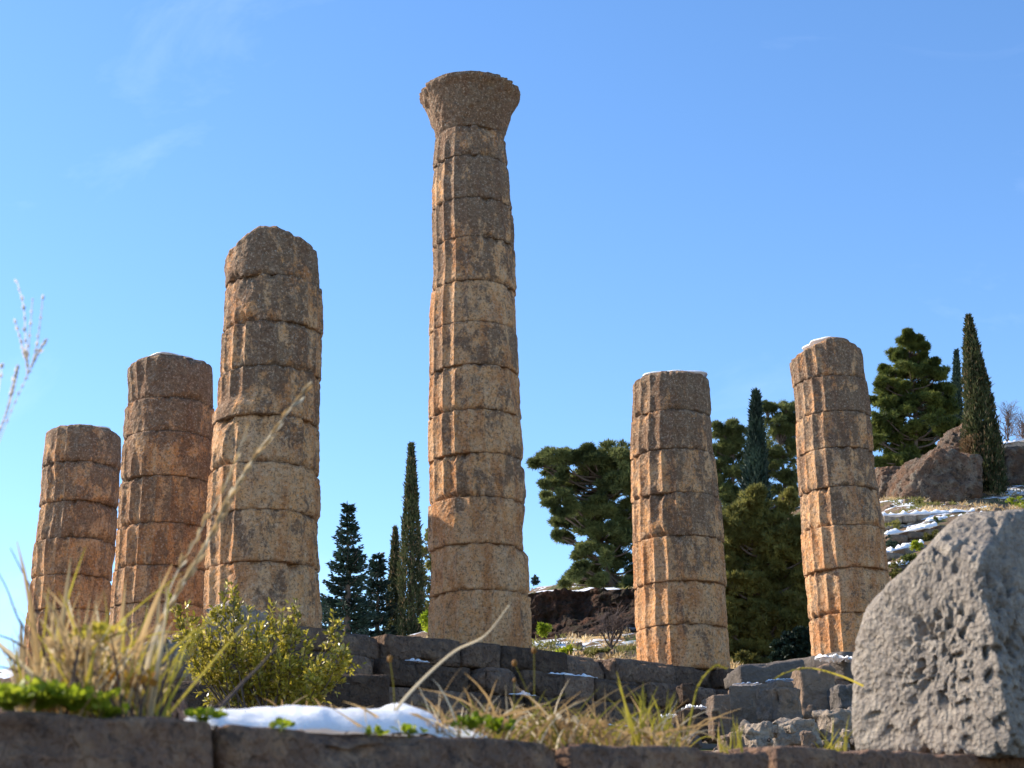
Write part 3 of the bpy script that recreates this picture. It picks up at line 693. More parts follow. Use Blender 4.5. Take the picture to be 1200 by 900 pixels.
def fir(label, bx, by, ty, hw, Y, seed, mat='fir', levels=26, dens=1.0, grp='firs beyond the platform', name='fir_tree', sprig=.22, shape=.85):
    rng = np.random.RandomState(seed); b = PY(bx, by, Y); tp = PY(bx, ty, Y); H = tp[2] - b[2]; R = hw / F * depth(b)
    root = thing(name, label, 'tree', (b[0], b[1], b[2]), grp)
    trunk_tube(root, b - [0, 0, .5], tp - [0, 0, .15], .03 * H, .015, bendy=.03)
    Cc = []; Dd = []; mb = MB(); br = MB()
    for k in range(levels):
        t = (k + rng.rand() * .8) / levels; L = R * (1 - t) ** shape + .12
        for q in range(int(rng.randint(5, 9))):
            a = rng.rand() * 2 * np.pi; l = L * rng.uniform(.55, 1.12); up = rng.uniform(-.10, .22) + .45 * t
            m = max(4, int(l / .10)); f = np.linspace(.12, 1, m)
            pt = np.stack([np.cos(a) * l * f, np.sin(a) * l * f, l * f * up - .12 * l * np.sin(f * 2.6) + .16 * l * f ** 3], 1) + [b[0], b[1], b[2] + t * H * .97 + .06*H*(1-t)]
            br.tube(pt[::max(1, m//4)], .02, 3)
            nn = int(9 * dens); idx = np.repeat(np.arange(m), nn); n = len(idx)
            w = (.30 * l * (1 - .65 * f) + .07)[idx]; ta = np.array([-np.sin(a), np.cos(a), 0])
            off = rng.uniform(-1, 1, n)[:, None] * w[:, None] * ta
            c = pt[idx] + off + rng.randn(n, 3) * [.03, .03, .035]
            d = unit(np.array([np.cos(a), np.sin(a), .12])[None] + ta * np.sign(off @ ta)[:, None] * .7 + rng.randn(n, 3) * .3) * sprig * rng.uniform(.6, 1.2, n)[:, None]
            Cc.append(c); Dd.append(d)
    c = np.concatenate(Cc); d = np.concatenate(Dd)
    mb.leaves(c, d, sprig * .20, rng); mb.build('crown', M[mat], root); br.build('branches', M['bark'], root)
    return root
def puff(mb, c, rx, ry, rz, rng, nsub, ntuft, nl, leaf, wid, flat=.55, upb=.35, gap=.0):
    nsub = int(nsub * 1.5); ntuft = int(ntuft * .42); wid = wid * 1.1
    # clump made of sub-clumps, each a burst of tufts of needles
    sub = unit(rng.randn(nsub, 3)) * (.25 + 1.0 * rng.rand(nsub, 1) ** .8); sub = sub * [rx, ry, rz] + c
    sr = min(rx, rz) * .46 * rng.uniform(.35, 1.2, nsub)
    for k in range(nsub):
        q = unit(rng.randn(ntuft, 3)); q[:, 2] = np.where(q[:, 2] < -.2, q[:, 2] * .5, q[:, 2])
        tc_ = sub[k] + q * sr[k] * [1.25, 1.25, flat * 1.2] * (.55 + .45 * rng.rand(ntuft, 1))
        cc = np.repeat(tc_, nl, 0); qq = np.repeat(q, nl, 0)
        d = unit(qq * .9 + [0, 0, upb] + rng.randn(len(cc), 3) * .6) * leaf * rng.uniform(.6, 1.2, (len(cc), 1))
        tone = np.clip(np.repeat(rng.rand(ntuft), nl) * .6 + rng.rand() * .4, 0, 1)
        mb.leaves(cc, d, wid, rng, tone)
def blob_tree(name, label, bx, by, Y, trunkpx, blobs, seed, mat, leaf=.20, wid=.016, nsub=11, ntuft=60, nl=6, dz=.7, grp=None, thick=.16, limbs=True, upb=.35, flat=.55):
    rng = np.random.RandomState(seed); b = PY(bx, by, Y)
    root = thing(name, label, 'tree', (b[0], b[1], b[2]), grp)
    mb = MB(); lb = MB()
    path = bez([PY(x, y, Y) for x, y in [(bx, by)] + trunkpx], 24)
    tb = MB(); tb.tube(path, np.linspace(thick, thick * .35, 24), 9); tb.build('trunk', M['bark'], root)
    ex = max(abs(x - bx) for x, _, _, _ in blobs) / F * Y
    bl2 = []
    for (x, y, rx, ry) in blobs:
        bl2.append((x, y, rx * 1.05, ry * 1.05))
        for q in range(3): bl2.append((x + rng.uniform(-1, 1) * rx * 1.3, y + rng.uniform(-1, 1.2) * ry * 1.2, rx * rng.uniform(.25, .55), ry * rng.uniform(.25, .55)))
    for (x, y, rx, ry) in bl2:
        c = PY(x, y, Y); c[1] += rng.uniform(-1, 1) * dz * ex * .6
        wx = rx / F * Y; wz = ry / F * Y
        puff(mb, c, wx, wx * .9, wz, rng, nsub, ntuft, nl, leaf, wid, flat, upb)
        if limbs:
            s = path[min(23, max(4, int(np.argmin(np.abs(path[:, 2] - (c[2] - .25 * abs(c[0] - path[-1][0]) - wz))))))]
            lb.tube(bez([s, (s + c) / 2 + [0, 0, -.12 * np.linalg.norm(c - s)], c], 8), np.linspace(thick * .42, .02, 8), 5)
            for q in range(4):
                e = c + unit(rng.randn(3)) * [wx, wx, wz] * .7; lb.tube(bez([c - (c - s) * .25, e], 4), np.linspace(thick * .16, .01, 4), 4)
    mb.build('crown', M[mat], root)
    if limbs: lb.build('limbs', M['bark'], root)
    return root

# left gap between the columns
fir('dark fir just right of the thick column, taller of the two firs', 406, 768, 587, 34, 74, 1, dens=1.3)
fir('shorter dark fir between the taller fir and the small cypress', 441, 768, 645, 30, 78, 2, levels=18, dens=1.3)
fir('low dark fir half hidden behind the right edge of the thick column', 384, 768, 700, 22, 82, 3, levels=10, dens=1.3)
cypress('short slim cypress between the firs and the tall cypress', 463, 768, 620, 11, 80, 4, n=9000)
cypress('tall needle-thin cypress just left of the tallest column', 482, 768, 522, 16.5, 77, 5, n=16000)
blob_tree('leafy_tree', 'loose light green tree peeping past the left edge of the tallest column', 506, 745, 84, [(507, 700), (506, 650)],
          [(500,640,10,12),(505,662,11,14),(499,690,9,14),(503,715,10,12),(510,630,9,10),(499,735,10,9)], 6, 'juniper', .16, .03, 7, 30, 4)
# umbrella of pine between tallest column and the next
blob_tree('pine_tree', 'spreading pine with a ragged crown on the bank, left of the flat-topped right column', 722, 700, 58, [(708, 650), (700, 610), (706, 560)],
    [(640,540,12,6),(655,546,15,9),(672,540,14,8),(668,566,14,8),(650,570,11,7),(690,556,16,10),(700,534,14,10),(716,530,15,10),(731,545,15,12),(712,552,18,12),
     (700,580,16,9),(722,575,18,12),(735,570,14,12),(660,590,12,6),(684,600,14,8),(706,606,17,10),(728,604,18,12),(668,606,9,6),(653,607,5,4),(690,622,12,7),(660,626,7,5),
     (712,630,18,10),(732,632,16,13),(684,642,8,5),(708,656,20,8),(730,662,18,12),(690,668,16,5),(720,682,20,7),(738,690,10,8),(742,610,10,18),(672,678,10,4)], 7, 'pine', .22, .017, 10, 56, 6, grp='pines around the temple', thick=.13)
# wood between the two right columns
blob_tree('pine_tree', 'pine with see-through crown left of the dark cypress spire', 858, 650, 78, [(858, 580), (860, 520)],
    [(845,508,9,6),(858,500,11,7),(868,512,10,8),(850,525,13,7),(866,534,12,9),(846,545,11,8),(862,556,14,10),(848,570,12,9),(868,578,12,10),(852,596,14,9),(838,560,9,12),(842,612,12,12),(862,615,12,10)], 8, 'pine', .26, .02, 8, 46, 6, grp='pines around the temple', thick=.13)
blob_tree('pine_tree', 'pine crown between the dark cypress spire and the rightmost column', 922, 650, 80, [(920, 580), (914, 520)],
    [(905,480,8,6),(918,484,11,8),(908,497,11,8),(926,500,10,9),(913,515,13,9),(930,522,9,10),(904,530,10,8),(920,540,14,10),(906,556,12,9),(928,560,11,10),(912,575,14,9),(930,586,9,12),(918,600,14,10)], 9, 'pine', .26, .02, 8, 46, 6, grp='pines around the temple', thick=.13)
cypress('dark cypress spire above the olive green wood between the right columns', 886, 640, 462, 17, 74, 10, mat='fir', n=16000, grp='cypress trees beyond the temple', leaf=.22)
rb = random.Random(4)
bl = [(862,606,10,10),(878,592,9,12),(892,600,12,12),(912,612,12,10),(926,592,9,10),(932,620,9,12),(884,582,7,9)]
for yy in range(622, 800, 17):
    for xx in range(856, 950, 18): bl.append((xx + rb.uniform(-6, 6) - (4 if yy < 680 else 0), yy + rb.uniform(-6, 6), rb.uniform(12, 17), rb.uniform(9, 13)))
bl = [b_ for b_ in bl if rb.random() > .07]
blob_tree('juniper_tree', 'broad olive green conifer filling the gap between the two right columns', 898, 800, 46, [(896, 720), (892, 650), (888, 600)], bl, 12, 'juniper', .17, .017, 13, 50, 6, dz=.5, thick=.14, upb=.6)
blob_tree('leafy_tree', 'small dark-leaved bush at the lower left of the rightmost column', 935, 800, 43, [(934, 775), (934, 760)],
    [(930,752,10,9),(942,745,9,9),(922,765,9,8),(938,765,10,8),(948,760,8,9),(930,778,12,7),(945,778,8,7)], 13, 'fir', .14, .04, 8, 40, 4, thick=.06)
# right
blob_tree('pine_tree', 'dense bright green conifer right of the rightmost column, above the rock', 1072, 575, 74, [(1073, 500), (1068, 440), (1066, 395)],
    [(1066,394,6,6),(1059,402,6,5),(1072,404,6,5),(1052,414,7,5),(1064,416,9,8),(1076,418,8,7),(1047,432,10,6),(1062,436,12,9),(1080,438,11,8),(1094,432,8,6),(1104,436,7,6),
     (1040,452,10,6),(1056,456,14,9),(1076,458,14,10),(1096,454,12,9),(1110,456,8,7),(1038,472,12,7),(1054,478,15,9),(1074,480,16,10),(1094,476,14,10),(1110,478,10,8),
     (1034,494,12,8),(1052,500,15,10),(1072,502,16,10),(1094,500,15,10),(1110,500,10,9),(1034,514,12,8),(1052,522,14,9),(1070,524,14,9),(1090,520,12,8),(1042,538,13,8),(1060,542,13,7),(1030,500,8,8)],
    14, 'pine_b', .24, .022, 9, 56, 6, dz=.8, grp='pines around the temple', thick=.13)
cypress('slim dark spire poking up behind the bright green conifer', 1084, 560, 403, 9, 82, 15, mat='fir', n=6000, leaf=.2)
cypress('thin dark cypress left of the big cypress', 1121, 570, 412, 10, 84, 16, mat='fir', n=8000)
cypress('big cypress with dry brown lower skirt beside the rock, far right', 1160, 606, 373, 24, 64, 17, n=30000, lean=-25, leaf=.16, droop=.36)

def bare_tree(name, label, bx, by, ty, spread, Y, seed, mat='twigs', n0=7, grp=None, r0_=.05, cat='tree'):
    rng = np.random.RandomState(seed); b = PY(bx, by, Y); H = PY(bx, ty, Y)[2] - b[2]; Wd = spread / F * Y
    root = thing(name, label, cat, (b[0], b[1], b[2]), grp); mb = MB(); tb = MB()
    tb.tube(bez([b - [0,0,.2], b + [.02*H, 0, .15 * H], b + [0, 0, .3 * H]], 6), np.linspace(r0_, r0_*.7, 6), 7); tb.build('trunk', M['bark'], root)
    def grow(p, d, L, r, lv):
        q = p + d * L + rng.randn(3) * L * .06; mb.tube(bez([p, (p + q) / 2 + rng.randn(3) * L * .06, q], 5), np.linspace(r, r * .6, 5), 4 if lv < 2 else 3, rng.rand())
        if lv >= 4: return
        for k in range(3 if lv < 3 else 3):
            f = rng.uniform(.4, 1); nd = unit(d + rng.randn(3) * .55 + [0, 0, .12]); grow(p + (q - p) * f, nd, L * rng.uniform(.55, .8), r * .6, lv + 1)
    for k in range(n0):
        a = rng.rand() * 2 * np.pi; e = rng.uniform(.2, 1.0) * Wd / H * 1.1
        grow(b + [0, 0, H * rng.uniform(.08, .3)], unit(np.array([np.cos(a) * e, np.sin(a) * e, .8])), H * .32, r0_ * .55, 0)
    mb.build('branches', M[mat], root); return root
bare_tree('bare_shrub', 'leafless grey-pink shrub on the bank below the spreading pine', 716, 768, 705, 40, 44, 3, n0=9, cat='shrub', r0_=.045)
bare_tree('bare_tree', 'leafless pinkish tree right of the big cypress, left of the other bare one', 1183, 530, 468, 16, 88, 4, n0=8, grp='bare trees on the far slope', r0_=.06)
bare_tree('bare_tree', 'leafless pinkish tree cut by the right edge of the picture', 1203, 528, 475, 18, 90, 5, n0=8, grp='bare trees on the far slope', r0_=.06)
bare_tree('bare_shrub', 'low dark leafless bush between the big cypress and the snowy slope', 1190, 580, 545, 12, 70, 6, n0=7, cat='shrub', r0_=.04)

# small evergreen bushes on the bank
def bush(label, x, y, rx, ry, Y, seed, mat, grp='low evergreen bushes on the slope', leaf=.10, wid=.02, nsub=8, nt=26, name='evergreen_bush'):
    rng = np.random.RandomState(seed); b = PY(x, y + ry, Y); c = PY(x, y, Y); mb = MB()
    puff(mb, c, rx/F*Y, rx/F*Y*.8, ry/F*Y, rng, nsub, nt, 5, leaf, wid, .8, .5)
    o = mb.build(name, M[mat], None, origin=(b[0], b[1], b[2])); tag(o, label, 'bush', grp); return o
bush('tiny yellow-green bush at the foot of the dark bank', 637, 737, 5, 8, 46, 1, 'weed', leaf=.12)
bush('small dark bush on the snowy bank right of the tallest column', 628, 681, 5, 4, 60, 2, 'fir')
bush('green bush beside the lower end of the bare shrub', 735, 705, 10, 7, 50, 3, 'juniper')
bush('yellow-green tuft beneath the light green tree by the tallest column', 501, 728, 5, 12, 60, 4, 'weed', leaf=.2, wid=.04)
bush('leafy green bush at the foot of the rightmost column on its right', 1052, 672, 13, 12, 44, 5, 'juniper')
bush('grassy bush below the rock face at the right', 1064, 656, 10, 6, 46, 6, 'pine_b')
bush('green tuft at the base of the rock near the big cypress', 1075, 592, 7, 6, 60, 7, 'juniper')
bush('leafy green bush right of the big cypress above the boulder', 1197, 590, 14, 6, 60, 8, 'weed')
bush('olive bush on the terrace between rock and walls', 1050, 615, 10, 5, 55, 9, 'juniper')
bush('dark bush behind the rightmost column at its lower right', 1044, 640, 8, 10, 50, 10, 'fir')

# rock outcrop and terraces at the right
def planes_rock(name, label, cat, C, dims, seed, amp, mat, extra=(), grp=None, ns=.8):
    rng = np.random.RandomState(seed); pl = [(unit(np.array(n, float)), d) for n, d in
        [((1,0,0), dims[0]), ((-1,0,.1), dims[0]), ((0,-1,.15), dims[1]), ((0,1,0), dims[1]), ((0,0,1), dims[2]), ((0,0,-1), dims[2])]]
    for k in range(7):
        n = unit(rng.randn(3)); d = abs(n[0]) * dims[0] + abs(n[1]) * dims[1] + abs(n[2]) * dims[2]; pl.append((n, d * rng.uniform(.68, .8)))
    pl += [(unit(np.array(n, float)), d) for n, d in extra]
    V, T = star_rock(C, pl, 6, 16, amp, None, seed, ns)
    o = mk(name, V, T, M[mat], origin=(C[0], C[1], V[:, 2].min())); tag(o, label, cat, grp); return o
def rockpx(label, x0, y0, x1, y1, Y, seed, amp=.35, dep=2.2, extra=(), ns=.8):
    c = PY((x0+x1)/2, (y0+y1)/2, Y); k = depth(c) / F
    return planes_rock('rock_outcrop', label, 'rock', c, ((x1-x0)/2*k, dep, (y1-y0)/2*k), seed, amp, 'cliff', extra, 'rock outcrops on the slope', ns)
rockpx('tall grey top of the rock outcrop left of the big cypress', 1088, 503, 1158, 600, 68, 2, .4, extra=[((-.75,0,.66), 1.15)])
rockpx('red-brown rock with a flat pale left face, lower left part of the outcrop', 1048, 540, 1135, 610, 64, 5, .3, extra=[((-.7,-.2,.7), 1.2)])
rockpx('rough rock right of the big cypress', 1165, 540, 1225, 600, 68, 8, .35)
rockpx('small rock low behind the rightmost column', 1026, 556, 1058, 590, 66, 9, .25, 1.2)
def terrace_wall(label, pts, h, Y, seed):
    a = PY(*pts[0], Y); b = PY(*pts[1], Y + 1.0); rng = np.random.RandomState(seed); L = np.linalg.norm(b - a); d = (b - a) / L; s = 0; mb = MB()
    root = thing('terrace_wall', label, 'wall', (a[0], a[1], min(a[2], b[2]) - h), 'dry stone terrace walls on the slope'); sn = []
    for row in range(2):
        s = 0
        while s < L:
            l = rng.uniform(.5, 1.2); V, Q = rbox((l - .04, .6, h / 2 - .02), .06, .12, .05, int(rng.randint(99)), 2, maxn=12)
            ang = math.atan2(d[1], d[0]); V = rotz(V, ang + rng.uniform(-.05, .05)); mb.add(V + a + d * (s + l/2) - [0, 0, h * (.25 + .5 * row)], Q); s += l
    mb.build('masonry', M['pale'] if seed % 2 else M['block'], root)
    n = 40; t = np.linspace(0, 1, n); V = []
    for i in range(n):
        for j in range(7):
            an = math.pi * j / 6; V.append(a + d * L * t[i] + np.array([0, -.34 * math.cos(an), .01 + .15 * math.sin(an) * (.4 + 1.2 * vnoise(np.array([[i * .6, j * .6, seed]]))[0])]))
    i = np.arange(n-1)[:, None] * 7; j = np.arange(6)[None]; Q = np.stack([i+j, i+7+j, i+8+j, i+j+1], -1).reshape(-1, 4)
    mk('snow_cover', V, Q, M['snow'], root)
terrace_wall('uppermost snow-topped terrace wall below the rock', ((1030, 607), (1140, 602)), .55, 56, 1)
terrace_wall('middle snow-topped terrace wall above the boulder', ((1036, 630), (1096, 619)), .6, 52, 2)
terrace_wall('lowest snow-topped terrace wall, just left of the boulder', ((1030, 652), (1080, 640)), .55, 49, 3)
terrace_wall('short snow-topped wall low between the rightmost column and the boulder', ((1040, 668), (1072, 662)), .5, 46.5, 4)
terrace_wall('thin snow-topped wall right under the cypress and rock', ((1085, 614), (1150, 606)), .4, 55, 7)
terrace_wall('snow-topped wall on the upper slope at the right edge', ((1170, 523), (1230, 512)), .9, 80, 5)

# ------------------------------------------------------------------ shrub by the platform
def shrub():
    rng = np.random.RandomState(21); Y = 11.5; b = PY(315, 835, Y); root = thing('shrub', 'yellow-green evergreen shrub in front of the thick column', 'shrub', (b[0], b[1], b[2]))
    st = MB(); lf = MB()
    tips = [(196,692),(208,712),(222,735),(240,748),(262,690),(272,682),(280,700),(290,712),(300,722),(252,716),(318,706),(330,716),(348,700),(351,715),(337,724),(392,728),(398,745),(400,762),(408,772),
            (366,752),(376,770),(360,740),(306,735),(236,760),(250,775),(228,722),(385,790),(372,800),(350,806),(330,790),(300,790),(275,790),(262,770),(312,760),(340,760),(322,742),(286,750),(268,745),(390,775),(300,770),(355,775),(240,735),(214,726),(405,758),
            (247,790),(290,800),(320,810),(345,785),(255,755),(282,770),(310,745),(333,735),(296,758),(328,775),(270,732),(245,725),(365,785),(380,812),(362,818)]
    for k, (x, y) in enumerate(tips):
        e = PY(x, y, Y + rng.uniform(-.28, .28)); base = b + [(e[0] - b[0]) * .45 + rng.randn() * .05, rng.randn() * .1, .02]
        pts = bez([base, base + (e - base) * .5 + np.array([(e[0]-base[0]) * .12, 0, -.04]), e], 14); st.tube(pts, np.linspace(.007, .002, 14), 4)
        L = np.linalg.norm(e - base); n = 54; f = rng.uniform(max(.0, 1 - .50 / L), 1.0, n); idx = np.clip((f * 13).astype(int), 0, 12)
        fr_ = (f * 13 - idx)[:, None]; c = pts[idx] * (1 - fr_) + pts[idx + 1] * fr_; ax = unit(pts[-1] - pts[-4]); out = unit(rng.randn(n, 3))
        d = unit(out * .8 + ax * .7 + [0, 0, .15]) * rng.uniform(.032, .058, (n, 1))
        lf.leaves(c + out * .008, d, .011, rng)
        for q in range(8):
            s = pts[rng.randint(5, 13)]; dd = unit(ax + rng.randn(3) * .7); l = rng.uniform(.06, .14); st.tube(np.array([s, s + dd * l * .5, s + dd * l]), [.003, .002, .001], 3)
            m = 14; f = rng.rand(m); o2 = unit(rng.randn(m, 3)); lf.leaves(s + dd * l * f[:, None] + o2 * .006, unit(o2 * .8 + dd * .7) * rng.uniform(.030, .052, (m, 1)), .010, rng)
    st.build('stems', M['bark'], root); lf.build('leaves', M['shrub'], root)
shrub()

# ------------------------------------------------------------------ plants along the front ledge
def Lp(x, y, off=.12): return PL(x, y, off)
def stalk(name, label, pts, r, mat, off=.15, spik=0, sl_=.02, seed=1, grp=None, plume='straw', offs=None, ang=.35, sr=.0022, fromt=.25):
    rng = np.random.RandomState(seed); W3 = [Lp(x, y, (offs[i] if offs else off)) for i, (x, y) in enumerate(pts)]
    p = bez(W3, 26); o = W3[0]; root = thing(name, label, 'grass stalk', (o[0], o[1], o[2]), grp)
    mb = MB(); (mb.ribbon(p, np.linspace(r, r * .4, 26), rng, .9) if mat in ('straw', 'straw_y') else mb.tube(p, np.linspace(r, r * .35, 26), 6, .5)); mb.build('stem', M[mat], root)
    if spik:
        sp = MB()
        for k in range(spik):
            i = int(rng.uniform(fromt, .99) * 25); d = unit(p[min(25, i+1)] - p[i-1]); s = unit(rng.randn(3)); dd = unit(d + s * ang); l = sl_ * rng.uniform(.5, 1.3)
            q = bez([p[i], p[i] + dd * l * .6, p[i] + dd * l + d * l * .15], 5); sp.ribbon(q, np.array([.2, .6, 1.2, .9, .2]) * sr, rng, rng.rand())
        sp.build('seed_head', M[plume], root)
    return root
stalk('grass_stalk', 'long pale dry stalk leaning right across the thick column', [(165,838),(182,745),(240,640),(292,545),(365,447)], .0055, 'straw', spik=80, sl_=.035, seed=2, ang=.25, sr=.0036, plume='straw', fromt=.3)
stalk('grass_stalk', 'second faint dry stalk beside the long one, crossing the second column', [(172,838),(196,700),(228,635),(262,572),(290,500)], .003, 'straw', off=.2, spik=24, sl_=.03, seed=3, ang=.3, sr=.0026)
stalk('grass_stalk', 'bare tan stalk leaning right in front of the tallest column base', [(452,850),(480,812),(530,765),(568,745),(597,709)], .0042, 'straw', off=.1, spik=0, seed=4)
stalk('grass_stalk', 'reddish stick leaning right over the left end of the snow', [(258,830),(285,800),(305,780),(326,756)], .0044, 'twigs', off=.06)
stalk('grass_stalk', 'arching yellow grass with its tip drooping right, below the flat-topped column', [(803,874),(808,848),(818,805),(836,782),(852,783)], .0034, 'straw_y', off=.1, spik=40, sl_=.012, seed=6, plume='straw_y', ang=.25, sr=.0016, fromt=.45)
stalk('grass_stalk', 'arching yellow grass with its tip drooping left, next to the boulder', [(1012,804),(985,792),(950,783),(925,787),(907,796)], .0034, 'straw_y', off=.3, spik=30, sl_=.012, seed=7, plume='straw_y', ang=.22, sr=.0016, fromt=.3)
for i, (pts, lab) in enumerate([([(52,770),(40,700),(25,668),(12,642)], 'dark purple twig rising steeply in the lower left corner'),
                     ([(34,748),(20,722),(8,690),(-8,660)], 'dark purple twig curving to the left edge, upper of the lower ones'),
                     ([(30,760),(14,750),(0,745),(-10,742)], 'dark purple twig running out of the left edge, middle one'),
                     ([(28,785),(14,772),(4,762),(-4,754)], 'thickest dark reddish twig at the left edge'),
                     ([(24,788),(8,783),(-4,781),(-16,780)], 'lowest dark twig at the left edge above the green leaves')]):
    stalk('twig', lab, pts, .0022 if i != 3 else .004, 'twig', off=.15, grp='dark twigs at the left edge')
# feather grass, left edge
def feather(label, stem, brs, seed):
    rng = np.random.RandomState(seed); o = Lp(*stem[0], .05); root = thing('feather_grass', label, 'grass stalk', (o[0], o[1], o[2]), 'pale feathery grass plumes at the left edge')
    p = bez([Lp(x, y, .05) for x, y in stem], 30); mb = MB(); mb.ribbon(p, np.linspace(.003, .0014, 30), rng); mb.build('stem', M['reed'], root); sp = MB()
    for (f, pts) in brs:
        q = bez([Lp(x, y, .05) for x, y in pts], 10); sp.ribbon(q, np.linspace(.0014, .001, 10), rng)
        for k in range(20):
            i = rng.randint(2, 10); d = unit(q[i] - q[i-1]); l = rng.uniform(.006, .014); s = q[i] - d * l * .3; e = s + unit(d + rng.randn(3) * .18) * l
            sp.ribbon(np.array([s, (s+e)/2, e]), np.array([.0006, .0030, .0004]), rng, rng.rand())
    for k in range(40):
        i = rng.randint(16, 29); d = unit(p[i+0] - p[i-1]); l = .010; sp.ribbon(np.array([p[i], p[i] + d * l * .5, p[i] + unit(d + rng.randn(3) * .2) * l]), np.array([.0006, .0028, .0004]), rng, rng.rand())
    sp.build('plume', M['reed'], root)
feather('pale feathery plume, the taller and right one', [(-60,838),(-40,640),(0,515),(32,440),(54,396)],
        [(0,[(32,440),(30,400),(28,362),(20,330)]),(0,[(32,440),(33,412),(38,352)]),(0,[(36,432),(44,400),(50,350)]),(0,[(34,430),(28,412),(18,378)]),(0,[(32,440),(42,418),(54,400)])], 1)
feather('pale feathery plume, the shorter one at the very edge', [(-80,838),(-50,640),(-6,520),(12,470),(22,428)], [(0,[(-6,520),(-4,480),(2,430)]),(0,[(8,480),(14,455),(20,430)])], 2)

def blades(name, label, x0, x1, ybase, hpx, n, mat, seed, off=(.05, .35), w=.0018, lean=.25, curl=.3, cat='grass', peak=None):
    rng = np.random.RandomState(seed); mb = MB()
    for k in range(n):
        x = rng.uniform(x0, x1); o = rng.uniform(*off); yb = np.interp(x, [x0, x1], ybase) + 8; b = Lp(x, yb, o); h = rng.uniform(.25, 1) ** 1.3 * hpx / F * 3.2
        if peak is not None: h *= np.interp(x, peak[0], peak[1])
        d = np.array([rng.randn() * lean, rng.randn() * lean, 1]); d = unit(d); s = np.array([rng.randn(), rng.randn(), 0]) * curl
        t = np.linspace(0, 1, 7)[:, None]; p = b + d * h * t + s * h * t ** 2 * .6 - np.array([0, 0, 1]) * h * t ** 3 * abs(rng.randn()) * curl * .5
        mb.ribbon(p, np.array([.8, 1, .95, .85, .7, .45, .1]) * w * 1.3 * rng.uniform(.6, 1.3), rng, rng.rand())
    o = mb.build(name, M[mat], None, origin=tuple(Lp((x0+x1)/2, np.mean(ybase), off[0]))); tag(o, label, cat, kind='stuff'); return o
blades('dry_grass', 'thick tangle of dry straw-coloured grass at the lower left', 22, 172, (840, 842), 170, 270, 'straw', 1, lean=.28, w=.0022, peak=([22, 60, 90, 130, 172], [.6, 1, 1, .9, .45]))
blades('dry_grass', 'reddish brown dead stems in the lower left tangle', 60, 190, (840, 842), 150, 130, 'twigs', 2, lean=.3, w=.0026)
blades('green_grass', 'yellow-green blades in the lower left tangle', 30, 190, (840, 842), 150, 90, 'straw_y', 3, lean=.25, w=.0026)
blades('dry_grass', 'low dry grass in the middle of the ledge', 500, 800, (864, 880), 115, 420, 'straw', 4, lean=.5, curl=.7, w=.0017)
blades('green_grass', 'yellow-green grass among the dry grass on the ledge', 560, 800, (866, 880), 95, 200, 'straw_y', 5, lean=.4, curl=.5, w=.0016)
blades('green_grass', 'tall yellow-green tuft left of the arching grass', 742, 785, (874, 878), 135, 60, 'straw_y', 6, lean=.22, curl=.25, w=.0022)
blades('green_grass', 'thin yellowing tuft between the arching grasses', 846, 874, (880, 882), 80, 18, 'straw_y', 7, lean=.2, curl=.2, w=.0018)
blades('green_grass', 'green tuft at the left foot of the boulder', 962, 990, (880, 884), 90, 22, 'straw_y', 8, lean=.4, curl=.3, w=.0018)
blades('dry_grass', 'short dry grass behind the snow bank', 330, 520, (835, 845), 48, 110, 'straw', 9, off=(.5, .9), lean=.6, curl=.6, w=.0022)
blades('dry_grass', 'sparse dry stems at the left end of the snow bank', 190, 290, (842, 848), 60, 40, 'twigs', 10, lean=.5, curl=.4, w=.0022, off=(.1, .5))

def weed(label, x, y, r, n, seed, off=.05, size=.021, mat='weed', name='weed', grp='leafy green weeds on the front ledge', cat='weed'):
    rng = np.random.RandomState(seed); b = Lp(x, y + 6, off); R = r / F * 3.6; n = int(n * 1.3); mb = MB()
    for k in range(n):
        a = rng.rand() * 2 * np.pi; e = rng.uniform(.15, 1); d = unit(np.array([np.cos(a) * e, np.sin(a) * e, .9 - .4 * e])); l = R * rng.uniform(.5, 1.1)
        base = b + d * l * .35 + rng.randn(3) * [R * .3, R * .3, 0]; L = size * rng.uniform(.7, 1.4); sd = unit(np.cross(d, rng.randn(3))); nrm = np.cross(sd, d)
        mb.tube(np.array([b + rng.randn(3) * .004, base]), [.0009, .0007], 3, .3)
        t = np.array([0, .25, .55, .8, 1.0]); w = np.array([.08, .34, .42, .28, .02]) * L * .9; mid = base + d * L * t[:, None] - np.array([0, 0, 1]) * (t ** 2)[:, None] * L * .3
        V = np.stack([mid - sd * w[:, None] + nrm * (w * .3)[:, None], mid, mid + sd * w[:, None] + nrm * (w * .3)[:, None]], 1).reshape(-1, 3)
        Q = [[3*i, 3*i+1, 3*i+4, 3*i+3] for i in range(4)] + [[3*i+1, 3*i+2, 3*i+5, 3*i+4] for i in range(4)]
        mb.add(V, Q, None, rng.rand())
    o = mb.build(name, M[mat], None, origin=tuple(b)); tag(o, label, cat, grp)
weed('bright green weed at the far left corner of the ledge', 8, 824, 44, 90, 1)
weed('bright green weed right of the far left one', 46, 822, 50, 110, 2)
weed('bright green weed below the purple twigs, third from the left', 86, 824, 40, 70, 3)
weed('small green weed within the dry tangle', 125, 834, 24, 24, 4)
weed('dark green weed hanging over the left end of the snow', 236, 840, 26, 24, 5, off=.02)
weed('small green sprig poking from the snow at its middle', 327, 850, 14, 7, 6, off=.0)
weed('small green sprigs in front of the right part of the snow', 438, 855, 12, 8, 7, off=.0)
weed('green leaves at the front right part of the snow', 478, 856, 20, 12, 8, off=.0)
weed('bright green weed right of the snow bank, left one', 552, 848, 36, 26, 9, off=.05, size=.024)
weed('bright green weed right of the snow bank, right one', 585, 852, 30, 20, 10, off=.06, size=.022)
